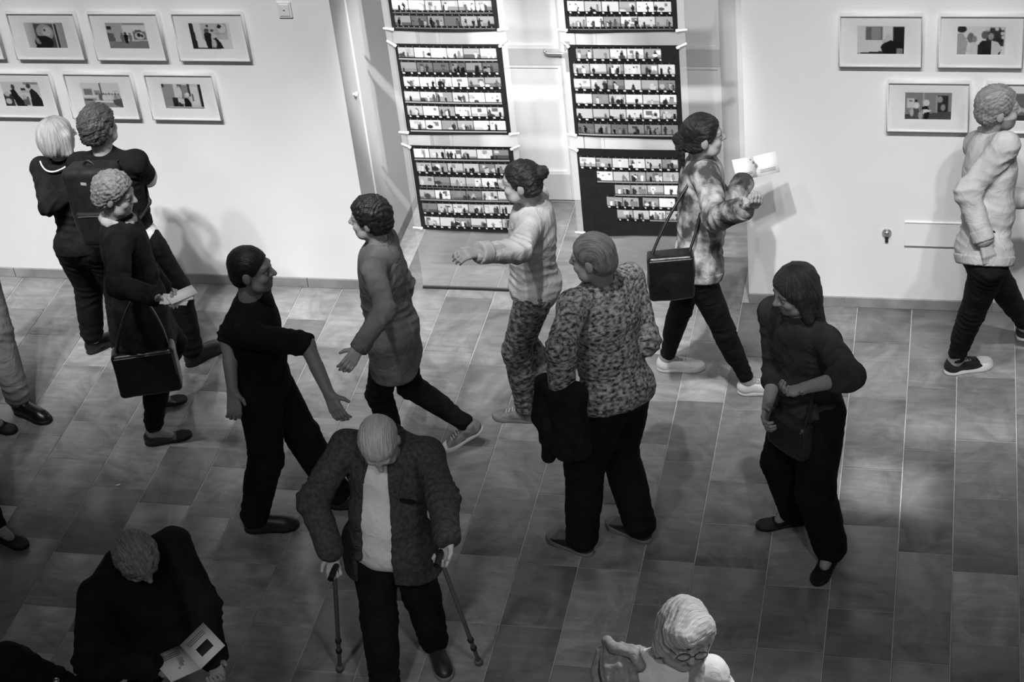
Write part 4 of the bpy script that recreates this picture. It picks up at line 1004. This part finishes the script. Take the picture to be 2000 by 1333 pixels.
SP['stride'] = dict(h=1.79, yaw=10, headyaw=4, head=(492, 527), neck=(490, 590), pelvis=(512, 748), skin='shade', hair=('crop', 'black', dict(t=.006, strands=.001)), build=1.05,
    feet=dict(r=((481, 1037), (584, 1028)), l=((645, 990), (742, 984))), arms=dict(r=dict(e=(598, 672, -1), w=(650, 786, -1), curl=.4), l=dict(e=(404, 735, 1), w=(462, 842, -1), curl=.5)),
    trousers=dict(m='black', e=.024, to=.95, flare=.012), top=dict(m='black', e=0.012, sleeve=.95, loose=0.012, hem=-.04, name='t_shirt'), shoes=('boot', 'leatherg', 'rubberb', 'dgrey'),
    label='person with cropped black hair in black T-shirt striding with bare forearms')
SP['grey'] = dict(h=1.68, yaw=186, headyaw=182, head=(721, 427), neck=(738, 482), pelvis=(766, 650), skin='mid', hair=('short', 'black', dict(t=.02, strands=.005)), shw=.17,
    feet=dict(l=((796, 902), (704, 892)), r=((944, 838), (862, 886), (.13, .012))), arms=dict(l=dict(e=(752, 605, -1), w=(702, 680, -1), curl=.5), r=dict(e=V_(.1, -.2, -1), w=V_(-.1, .2, -1))),
    trousers=dict(m='black', e=.012, to=.93), top=dict(m='mgrey', e=0.016, skirt=.2, flare=.01, name='coat'), shoes=('sneaker', 'greyshoe', 'rubberw', 'lace'),
    label='person with dark hair in mid-grey coat walking behind the old man')
SP['cane'] = dict(h=1.66, yaw=-88, headyaw=-80, headpitch=50, head=(740, 866, 1.52), hscale=1.15, neck=('rel', .0, .13, -.075), pelvis=(762, 1062, .88), skin='fair', hair=('thin', 'white', dict(t=.004, strands=.0015)), shw=.2, hunch=.03, build=1.1, jaw_tone=.75,
    feet=dict(l=((846, 1262), (864, 1307)), r=((752, 1352), (768, 1402))), arms=dict(r=dict(e=(606, 985, -1), w=(664, 1128, -1), h=(-.2, .3, -1), n=(-.4, .9, .2), curl=1.0), l=dict(e=(866, 975, -1), w=(874, 1052, -1), h=(-.1, .3, -1), n=(-.5, .9, .2), curl=1.0)),
    trousers=dict(m='black', e=.022, to=.96, flare=.012), top=dict(m='charcoal', e=0.023, skirt=.14, flare=.0, loose=0.008, open=.065, openx=.03, name='jacket', crease=.009, freq=11), under=dict(m='white', e=.016, hem=-.09, belly=1.0), shoes=('boot', 'leatherg', 'rubberg', 'dgrey'),
    label='bowed old man with white hair in open dark jacket leaning on canes')
SP['bun'] = dict(h=1.68, yaw=186, headyaw=188, head=(1016, 356), neck=(1038, 400), pelvis=(1046, 560), skin='mid', hair=('bun', 'black', dict(t=.012)), shw=.18,
    feet=dict(l=((1050, 822), (963, 815)), r=((1128, 790), (1050, 800), (.1, .01))), arms=dict(l=dict(e=(1012, 488, -1), w=(938, 494, -1), curl=.5, n=(-.5, 0, -1)), r=dict(e=V_(.1, -.1, -1), w=V_(-.1, .35, -.9), curl=.4)),
    trousers=dict(m='printt', e=.02, to=.95, flare=.006), top=dict(m='lgrey', e=0.020, hem=-.12, loose=0.011, name='shirt', crease=.009), shoes=('sneaker', 'greyshoe', 'rubberg', 'lace'),
    label='person with black hair bun in loose pale shirt and patterned trousers')
SP['fleck'] = dict(h=1.82, yaw=152, headyaw=172, headpitch=8, head=(1157, 503), neck=(1172, 552), pelvis=(1205, 772), skin='mid', hair=('crop', 'greyb', dict(t=.007, strands=.001)), shw=.2, build=1.12,
    feet=dict(r=((1270, 1060), (1184, 1020)), l=((1157, 1085), (1061, 1045))), arms=dict(l=dict(e=(1096, 688, -1), w=(1098, 782, 1), h=(-.3, .9, -.3), n=(-.8, 0, -.4), curl=.8), r=dict(e=(1266, 690, 1), w=V_(-.6, .8, -.1), curl=.5)),
    trousers=dict(m='black', e=.028, to=.96, flare=.014), top=dict(m='plaid', e=0.022, hem=-.03, sleeve=1.9, loose=0.010, name='shirt', crease=.009), shoes=('sneaker', 'leatherg', 'rubberg'),
    label='tall person with cropped grey hair in flecked woven shirt, jacket over arm')
SP['pony'] = dict(h=1.74, yaw=12, headyaw=15, head=(1375, 266), neck=(1372, 314), pelvis=(1362, 522), skin='mid', hair=('pony', 'black', dict(t=.012)), shw=.17, build=.95,
    feet=dict(r=((1442, 768), (1500, 766)), l=((1285, 722), (1369, 720))), arms=dict(r=dict(e=(1398, 425, -1), w=(1452, 408, -1), curl=.6, n=(-.3, 0, 1)), l=dict(e=V_(.1, .55, -.8), w=(1452, 356, 1), curl=.6, n=(-.3, 0, 1))),
    trousers=dict(m='black', e=.006, to=.9, crease=.003), top=dict(m='camo', e=0.023, hem=-.06, loose=0.012, name='blouson', hemband=1), shoes=('sneaker', 'whiteshoe', 'rubberw', 'lace'),
    label='person with dark ponytail, mottled grey blouson and white sneakers')
SP['long'] = dict(h=1.74, yaw=228, headyaw=215, headpitch=12, head=(1551, 567), neck=(1560, 622), pelvis=(1580, 792), skin='mid', hair=('long', 'brown', dict(t=.016, strands=.0035)), shw=.18,
    feet=dict(r=((1575, 1018), (1484, 1031)), l=((1631, 1082), (1613, 1112))), arms=dict(l=dict(e=(1660, 735, -1), w=(1572, 758, -1), curl=.6, n=(0, 0, 1)), r=dict(e=(1516, 722, 1), w=V_(-.6, .8, -.1), curl=.6)),
    trousers=dict(m='black', e=.03, to=.96, flare=.02), top=dict(m='dgrey', e=0.020, sleeve=1.3, hem=-.1, loose=0.011, name='jacket'), shoes=('loafer', 'black', 'rubberb'), socks='lgrey',
    label='person with long brown hair in dark grey jacket and wide black trousers')
SP['pale'] = dict(h=1.79, yaw=18, headyaw=10, head=(1951, 212), neck=(1937, 264), pelvis=(1922, 500), skin='mid', hair=('short', 'greyb', dict(t=.012)), jaw_tone=.45,
    feet=dict(r=((1846, 730), (1944, 712)), l=((1988, 662), (2074, 650), (.06, .1))), arms=dict(r=dict(e=(1860, 412, -1), w=(1924, 478, -1), curl=.6), l=dict(e=V_(.1, .4, -.9), w=V_(-.1, .9, .0), curl=.5)),
    trousers=dict(m='black', e=.008, to=.9), top=dict(m='lgrey', e=0.019, hem=-.04, loose=0.010, name='jacket', crease=.008, hemband=1), shoes=('runner', 'nylon', 'rubberw', 'nylon'), socks='lgrey',
    label='person in pale jacket and slim black trousers walking along the wall')
SP['reader'] = dict(h=1.7, yaw=-42, headyaw=-38, headpitch=42, headroll=-10, head=(268, 1092, 1.48), neck=('rel', -.1, .09, -.1), pelvis=('w', -3.32, 5.55, .88), skin='mid', hair=('short', 'greyb', dict(t=.018, strands=.006)), shw=.2, hunch=.03, build=1.1,
    feet=dict(r=((100, 1440), (160, 1480)), l=((250, 1400), (320, 1440))), arms=dict(r=dict(e=(178, 1290, -1), w=(308, 1304, -1), n=(-.2, 0, 1), curl=.7), l=dict(e=(432, 1255, 1), w=(418, 1286, -1), n=(-.3, 0, 1), curl=.7)),
    trousers=dict(m='black', e=.02), top=dict(m='blackwool', e=0.024, skirt=.12, loose=0.011, name='coat', crease=.01), shoes=('sneaker', 'nylon', 'rubberb'),
    label='person with greying hair in dark coat bent over an open brochure')
SP['corner'] = dict(h=1.66, yaw=-50, head=(-95, 1278, 1.56), neck=(-72, 1330, 1.42), pelvis=('w', -3.6, 4.72, .87), skin='fair', hair=('short', 'dark'),
    feet=dict(r=((-200, 1640), (-150, 1680)), l=((-80, 1620), (-20, 1660))), arms=dict(r=dict(e=V_(.3, 0, -1), w=V_(0, .3, -1)), l=dict(e=V_(.3, 0, -1), w=V_(0, .5, -1))),
    trousers=dict(m='black'), top=dict(m='blackwool', e=0.031, skirt=.12, loose=0.017, name='coat', crease=.016, band=('blackwool', .04)), shoes=('sneaker', 'nylon', 'rubberb'),
    label='person in bulky black coat whose shoulder shows below the reader')
SP['edge'] = dict(h=1.76, yaw=-18, head=('w', -5.46, 8.2, 1.64), neck=('w', -5.48, 8.2, 1.46), pelvis=('w', -5.5, 8.18, .92), skin='mid', hair=('short', 'brown'),
    feet=dict(l=((31, 803), (108, 830)), r=((-150, 800), (-80, 826), (.08, .01))), arms=dict(r=dict(e=V_(.15, -.4, -1), w=V_(0, -.2, -1)), l=dict(e=V_(.1, -.6, -1), w=V_(0, -.2, -1))),
    trousers=dict(m='beige', e=.026, to=.9, flare=.01), top=dict(m='dgrey', e=0.014, name='shirt'), shoes=('boot', 'leather', 'rubberb'),
    label='person in pale grey trousers and polished dark boots stepping into view')
SP['edgeb'] = dict(h=1.7, yaw=-60, head=('w', -5.5, 7.35, 1.58), neck=('w', -5.52, 7.37, 1.41), pelvis=('w', -5.5, 7.4, .86), skin='mid', hair=('short', 'dark'),
    feet=dict(l=((-14, 1046), (40, 1066)), r=((-34, 828), (18, 842))), arms=dict(r=dict(e=V_(.15, 0, -1), w=V_(0, .3, -1)), l=dict(e=V_(.15, .2, -1), w=V_(0, .4, -1))),
    trousers=dict(m='black', e=.02), top=dict(m='black', e=0.014, name='shirt'), shoes=('loafer', 'leather', 'rubberb'),
    label='person in black trousers and black loafers with a wide step')
SP['scarf'] = dict(h=1.62, yaw=-88, headyaw=-66, headpitch=6, headroll=12, head=(1336, 1242, 1.475), hscale=1.14, neck=(1300, 1294, 1.335), pelvis=('w', -.95, 5.12, .85), skin='fair', hair=('fringe', 'white', dict(strands=.0045, t=.018)), shw=.19, build=1.05,
    feet=dict(r=((1240, 1640), (1240, 1690)), l=((1330, 1640), (1335, 1690))), arms=dict(r=dict(e=V_(.35, .1, -1), w=V_(-.2, .7, -.6)), l=dict(e=V_(.35, .1, -1), w=V_(-.2, .7, -.6))),
    trousers=dict(m='black', e=.02), top=dict(m='white', e=0.015, hem=-.08, loose=0.008, name='blouse', crease=.008), shoes=('loafer', 'leather', 'rubberb'),
    label='white-haired woman in glasses with grey knit over her shoulder')
K = {}
for n_, sp_ in SP.items():
    K[n_] = person(sp_)

# ------------------------------------------------------------------ what they wear and carry
class Th: pass
def carry(name, label, cat, base, group=None):
    t = Th(); t.root_p = np.array([base[0], base[1], base[2]], float); t.root = empty(name, tuple(t.root_p)); tag(t.root, label, cat, group); return t
def tube_np(pts, r, seg=8):
    mb = MB().tube([tuple(p) for p in pts], r, seg, cap=False); 
    return np.array(mb.v), np.array(mb.f)
def tubes(t, name, lines, r, mat, parent=None, seg=8): return put(name, join([tube_np(l, r, seg) for l in lines]), mat, t, parent)
def bez(a, b, c, n=12):
    a, b, c = map(np.asarray, (a, b, c)); return [a*(1-u)**2+b*2*u*(1-u)+c*u*u for u in np.linspace(0, 1, n)]

def glasses(k, mat, rx=.025, rz=.019, th=.0019):
    rims = []; root = None; lens = []
    for x in (-1, 1):
        ring = [hl(k, x*.033+rx*math.cos(a), .103-.05*(abs(x*.033+rx*math.cos(a))-.0)**1.5*4, .001+rz*math.sin(a)) for a in np.linspace(0, 2*math.pi, 25)]
        rims.append(ring); lens.append(ring[:-1])
    rims.append([hl(k, -.009, .105, .005), hl(k, 0, .109, .008), hl(k, .009, .105, .005)])
    o = tubes(k, 'glasses', rims, th*k.hs, mat)
    for x in (-1, 1): tubes(k, 'temple', [[hl(k, x*.058, .093, .006), hl(k, x*.077, .06, .008), hl(k, x*.083, -.0, .008), hl(k, x*.083, -.02, -.012)]], th*.9*k.hs, mat, o)
    for r in lens:
        c = np.mean(r, 0); Vv = np.array([c]+list(r)); n = len(r); Fv = np.array([(0, 1+i, 1+(i+1) % n, 1+(i+1) % n) for i in range(n)])
        me = bpy.data.meshes.new('lens'); me.from_pydata([tuple(v-k.root_p) for v in Vv], [], [(0, 1+i, 1+(i+1) % n) for i in range(n)]); me.materials.append(CLO['lens']); link('lens', me, o)
glasses(K['scarf'], M['blackm']); glasses(K['bob'], CLO['metal'], th=.0012)

# backpack on the back of the standing man
k = K['pack']; s = k.s; T = k.T
bc = k.P+(k.N-k.P)*.60-k.fw*.172
t = carry('backpack', 'black nylon backpack worn on the back of the standing man', 'backpack', bc-k.up*.3)
S = Sdf(); S.box(bc, T, (.115, .04, .2), .045, .02); S.ell(bc-k.fw*.03-k.up*.02, T, (.145, .075, .235), .04); V, F = S.mesh(.008); put('bag_body', (folds(V, F, 4, .006, 14), F), CLO['nylon'], t)
S = Sdf(); S.box(bc-k.fw*.088-k.up*.1, T, (.085, .012, .075), .025, .02); V, F = S.mesh(.007); fp = put('front_pocket', (V, F), CLO['nylon'], t)
tubes(t, 'zip', [bez(bc-k.fw*.125-k.up*.025-k.lat*.085, bc-k.fw*.13-k.up*.015, bc-k.fw*.125-k.up*.025+k.lat*.085)], .003, CLO['metal'], fp)
tubes(t, 'grab_handle', [bez(bc+k.up*.235-k.lat*.04, bc+k.up*.3-k.fw*.0, bc+k.up*.235+k.lat*.04)], .009, CLO['nylon'])
for sg in (-1, 1):
    S = Sdf(); a = bc+k.up*.2+k.lat*sg*.085+k.fw*.03; pts = [a, k.N-k.up*.005+k.lat*sg*.115-k.fw*.02, k.N-k.up*.02+k.lat*sg*.12+k.fw*.07, k.P+(k.N-k.P)*.62+k.lat*sg*.12+k.fw*.135, k.P+(k.N-k.P)*.4+k.lat*sg*.16+k.fw*.06, bc-k.up*.18+k.lat*sg*.13+k.fw*.03]
    for p, q in zip(pts[:-1], pts[1:]): S.ell((p+q)/2, np.stack([nrm(q-p), nrm(np.cross(np.cross(q-p, k.fw+k.up), q-p)), nrm(np.cross(q-p, k.fw+k.up))]), (np.linalg.norm(q-p)*.62, .009, .03), .02)
    put('shoulder_strap', S.mesh(.008), CLO['nylon'], t)
e0 = bc-k.up*.12+k.lat*.16+k.fw*.04
tubes(t, 'loose_strap', [bez(e0, e0+k.lat*.05-k.up*.08, e0+k.lat*.03-k.up*.2)], .008, CLO['nylon'])
MB().box(-.018, .018, -.002, .002, -.008, .008).build('emblem', CLO['lgrey'], t.root, tuple(bc-k.fw*.098+k.up*.17-t.root_p)).rotation_euler = (0, 0, math.radians(84-90))

# bag and papers of the person in the long coat
def handbag(label, c, yaw, half, mat, strap_to, name='handbag', r=.012):
    f = ang(yaw); R = np.stack([f, np.cross(UP, f), UP]); t = carry(name, label, 'bag', c-UP*half[2])
    S = Sdf(); S.box(c, R, (half[0]-.025, max(half[1]-.02, .008), half[2]-.025), .024, .02); S.ell(c-UP*.03, R, (half[0]*.98, half[1]*1.25, half[2]*.85), .03); V, F = S.mesh(.008); put('bag_body', (folds(V, F, 8, .006, 13), F), mat, t)
    S = Sdf(); S.box(c+R[1]*half[1]*.95+UP*half[2]*.35, R, (half[0]*.9, .004, half[2]*.5), .008, .01); S.box(c-R[1]*half[1]*.95+UP*half[2]*.35, R, (half[0]*.9, .004, half[2]*.5), .008, .01); put('flap', S.mesh(.006), mat, t)
    a, b = c+R[0]*half[0]*.8+UP*half[2]*.9, c-R[0]*half[0]*.8+UP*half[2]*.9
    tubes(t, 'strap', [bez(a, (a+strap_to)/2+R[0]*.05, strap_to)+bez(strap_to, (b+strap_to)/2-R[0]*.05, b)[1:]], r, mat)
    return t
k = K['coat']; handbag('large black shoulder bag hanging at the side of the long black coat', at(290, 716, .62)+np.array([0, -.02, 0]), 18, (.175, .06, .145), CLO['leather'], k.wr['r']*.5+k.el['r']*.5+UP*.0, r=.009)
def leaf(t, name, c, ex, ey, w, h, mat, parent=None, th=.0015):
    ex, ey = nrm(ex), nrm(ey); n = nrm(np.cross(ex, ey)); V = []
    for z in (-th, th):
        for v in (-1, 1):
            for u in (-1, 1): V.append(c+ex*u*w/2+ey*v*h/2+n*z)
    F = [(0, 2, 3, 1), (4, 5, 7, 6), (0, 1, 5, 4), (2, 6, 7, 3), (0, 4, 6, 2), (1, 3, 7, 5)]
    me = mesh_np(name, np.array(V)-t.root_p, F, mat); return link(name, me, t.root if parent is None else parent)
c = k.wr['r']+nrm(k.hd['r'])*.13+UP*.015
t = carry('folded_leaflets', 'small fan of white leaflets held by the person in the long coat', 'leaflets', c, 'printed leaflets in visitors hands')
for i, a in enumerate((-20, 5, 28)): leaf(t, 'leaflet', c+UP*.012*i+k.F*.02*i, ang(18+a), nrm(np.cross(UP, ang(18+a))+UP*.25), .15, .07, CLO['paper'])

# brochures
def brochure(label, c, ex, ey, w, h, bend, pic=False):
    ex, ey = nrm(ex), nrm(ey); n = nrm(np.cross(ex, ey)); t = carry('brochure', label, 'brochure', c, 'printed leaflets in visitors hands')
    for sg, nm in ((-1, 'left_leaf'), (1, 'right_leaf')):
        e2 = nrm(ex+n*bend*sg); cc = c+e2*sg*w/4; o = leaf(t, nm, cc, e2, ey, w/2, h, CLO['paper'])
        if pic and sg == pic: leaf(t, 'printed_picture', cc+ey*h*.12+n*.003, e2, ey, w*.24, h*.3, CLO['dgrey'], o, .0006)
        tr = [cc-ey*h*(.22+.06*i)+n*.003 for i in range(3)]
        for p in tr: leaf(t, 'text_line', p, e2, ey, w*.34, h*.018, CLO['mgrey'], o, .0005)
    return t
k = K['reader']; m0 = (k.wr['r']+k.wr['l'])/2+nrm(k.hd['r']+k.hd['l'])*.07
c = at(372, 1284, m0[2]+.06)
brochure('open white brochure with a dark picture held by the bent reader', c, k.lat, nrm(k.fw*.9+UP*.25), .27, .19, .25, pic=-1)
k = K['pony']; c = (k.wr['l']+k.hd['l']*.1)+UP*.03+k.F*.03
brochure('white brochure held up by the person with dark ponytail', c, nrm(k.F*.9-k.R*.2), nrm(-k.F*.1+UP*.6+k.R*-.5), .26, .12, .15)
handbag('black shoulder bag at the hip of the person with dark ponytail', k.P-k.F*.15+k.R*.14+UP*.06, 12, (.125, .05, .14), CLO['leather'], k.sh['r']-k.lat*.07+k.up*.06, r=.008)

# jacket over the arm of the person in the flecked shirt
k = K['fleck']; a, b = k.el['l'], k.wr['l']; c = (a*.25+b*.75); t = carry('folded_jacket', 'black jacket draped over the forearm of the person in flecked shirt', 'jacket', c-UP*.4)
S = Sdf(); d = nrm(b-a); hz = nrm(d*np.array([1, 1, 0])); w = k.F
p0 = k.el['l']*.2+k.wr['l']*.8
S.cap(p0-w*.07, p0+w*.09, .055, .05, .04)
for o, ln, r in ((-.07, .3, .05), (.0, .36, .06), (.07, .31, .05), (.12, .22, .035)): S.cap(p0+w*o, p0+w*(o*1.25)-UP*ln-k.lat*.02, r*.9, r*1.15, .05)
S.clip(p0-UP*.36, -UP+w*.35); V, F = S.mesh(.008); V = folds(V, F, 12, .014, 15, .35); put('draped_cloth', (V, F), CLO['blackwool'], t)
S = Sdf(); S.cap(p0+w*.06-UP*.2-k.lat*.04, p0+w*.1-UP*.43-k.lat*.03, .045, .035, .03); V, F = S.mesh(.008); put('hanging_sleeve', (folds(V, F, 2, .007, 18), F), CLO['blackwool'], t)

# cross-body bag of the person with long hair
k = K['long']; handbag('flat black cross-body bag on the hip of the long-haired person', k.P+k.fw*.165-k.lat*.04-UP*.05, 318, (.125, .035, .1), CLO['leatherg'], k.sh['l']+k.lat*.06+k.up*.055-k.fw*.02, name='cross_body_bag', r=.008)

# canes of the old man
def cane(label, grip, foot, fwd, r=.0105):
    t = carry('walking_cane', label, 'cane', (foot[0], foot[1], 0)); ax = nrm(grip-foot)
    tubes(t, 'shaft', [[foot+ax*.03, foot+ax*.2, grip-ax*.01]], r, CLO['alu'], seg=12)
    tubes(t, 'handle', [[grip-fwd*.06+ax*.004, grip-fwd*.03+ax*.012, grip+fwd*.02+ax*.014, grip+fwd*.065+ax*.002]], .014, CLO['rubberb'], seg=12)
    put('ferrule', tube_np([foot+ax*.0, foot+ax*.002, foot+ax*.05, foot+ax*.06], [.012, .021, .0175, .012], 14), CLO['rubberg'], t)
    for q in (.22, .34): put('collar', tube_np([foot+ax*q, foot+ax*(q+.004), foot+ax*(q+.022), foot+ax*(q+.026)], [.011, .0155, .0155, .011], 12), CLO['rubberb'], t)
k = K['cane']
for sd, fpx, lab in (('l', (936, 1296), 'metal walking cane with pale ferrule in the left hand of the bowed old man'), ('r', (664, 1309), 'thin walking cane in the right hand of the bowed old man')):
    gpt = k.wr[sd]+k.hd[sd]*.085*k.s+k.hn[sd]*.03; f0 = at(fpx[0], fpx[1], 0.0); cane(lab, gpt, f0, k.fw)
# jacket details
def patch(k, name, c, ex, ey, w, h, mat, parent=None, th=.004):
    ex, ey = nrm(ex), nrm(ey); S = Sdf(); S.box(c, np.stack([ex, ey, np.cross(ex, ey)]), (w/2-.003, h/2-.003, th), .004, .005); return put(name, S.mesh(.0035), mat, k, parent)
for sg in (-1, 1):     # lapels folded back along the open front
    S = Sdf(); torso(S, k, .032); ed = sg*.068+.03; lo_, hi_ = k.P+(k.N-k.P)*.36, k.P+(k.N-k.P)*.97
    S.clip(lo_, -k.up); S.clip(hi_, k.up); S.clip(k.P+k.fw*.03, -k.fw); S.clip(k.P+k.lat*(ed+.004*sg)+k.up*.2, -k.lat*sg-k.up*.06)
    S.clip(k.P+(k.N-k.P)*.4+k.lat*(ed+.012*sg), k.lat*sg-k.up*.2); S.clip(k.P+(k.N-k.P)*.82+k.lat*(ed+.075*sg), k.lat*sg+k.up*.9)
    put('lapel', S.mesh(.006), CLO['charcoal'], k)
patch(k, 'breast_pocket', k.P+(k.N-k.P)*.6+k.fw*.142-k.lat*.118, k.lat-k.up*.55, k.up, .06, .012, CLO['black'])
for i, z in enumerate((.3, .12)): patch(k, 'button', k.P+(k.N-k.P)*z+k.fw*.165+k.lat*.115, k.lat, k.up, .018, .018, M['blackm'])

# knit shawl and necklace of the woman in glasses
k = K['scarf']; S = Sdf(); sh = k.sh['r']+k.up*.055

def drape(pts, r): 
    for p, q in zip(pts[:-1], pts[1:]): S.cap(p, q, r, r, .005)
for i_ in range(9):
    u = i_/8; ox = k.lat*(.07-.15*u); lift = k.up*(.012+.03*math.sin(u*3.1)); r = .0095+.003*math.sin(i_*2.1); lift = lift+(k.up+k.fw)*(.007*(i_ % 2)+.006*math.sin(i_*3.7))
    drape([sh+ox-k.fw*.13-k.up*.2, sh+ox-k.fw*.09-k.up*.04, sh+ox-k.fw*.03+lift, sh+ox*.9+k.fw*.05+lift*.6-k.up*.01, sh+ox*.9-k.lat*.015+k.fw*(.112+.012*(i_ % 2))-k.up*.08, sh+ox*.95-k.lat*.03+k.fw*(.14+.016*(i_ % 2))-k.up*.3], r+.003)
drape([sh+k.lat*.055-k.fw*.06+k.up*.03, sh+k.lat*.02+k.fw*.0+k.up*.06, sh-k.lat*.06+k.fw*.02+k.up*.055, sh-k.lat*.085+k.fw*.05+k.up*.02], .022); drape([sh+k.lat*.08-k.fw*.03, sh+k.lat*.1+k.fw*.02-k.up*.06, sh+k.lat*.085+k.fw*.06-k.up*.11], .02)
sl = k.sh['l']+k.up*.052
for i_ in range(3):
    ox = k.lat*(.075-.02*i_); drape([sl+ox-k.fw*.06, sl+ox+k.fw*.03+k.up*.004, sl+ox+k.fw*.1-k.up*.07, sl+ox*1.1+k.fw*.135-k.up*.28], .016)
V, F = S.mesh(.0055); V = relax(V, F, 1); V = folds(V, F, 31, .004, 50); put('knit_shawl', (V, F), CLO['knit'], k)
ring = [k.N+k.up*(.02-.045*max(0, math.sin(a)))+(k.lat*math.cos(a)*.068+k.fw*math.sin(a)*.078) for a in np.linspace(0, 2*math.pi, 25)]; tubes(k, 'necklace', [ring], .006, M['blackm'])
# pale piping across the black sweater, curls
k = K['bob']; tubes(k, 'piping', [bez(k.sh['l']+k.up*.05-k.fw*.055+k.lat*.04, k.N-k.fw*.2-k.up*.1, k.sh['r']+k.up*.05-k.fw*.06-k.lat*.03, 14)], .005, CLO['white'])
k = K['corner']; o = MB().tube([(0, 0, 0), (0, 0, .004), (0, 0, .01)], [.013, .014, .008], 14).build('coat_button', CLO['metal'], k.root, tuple(at(110, 1331, 1.33)-k.root_p), smooth=True)
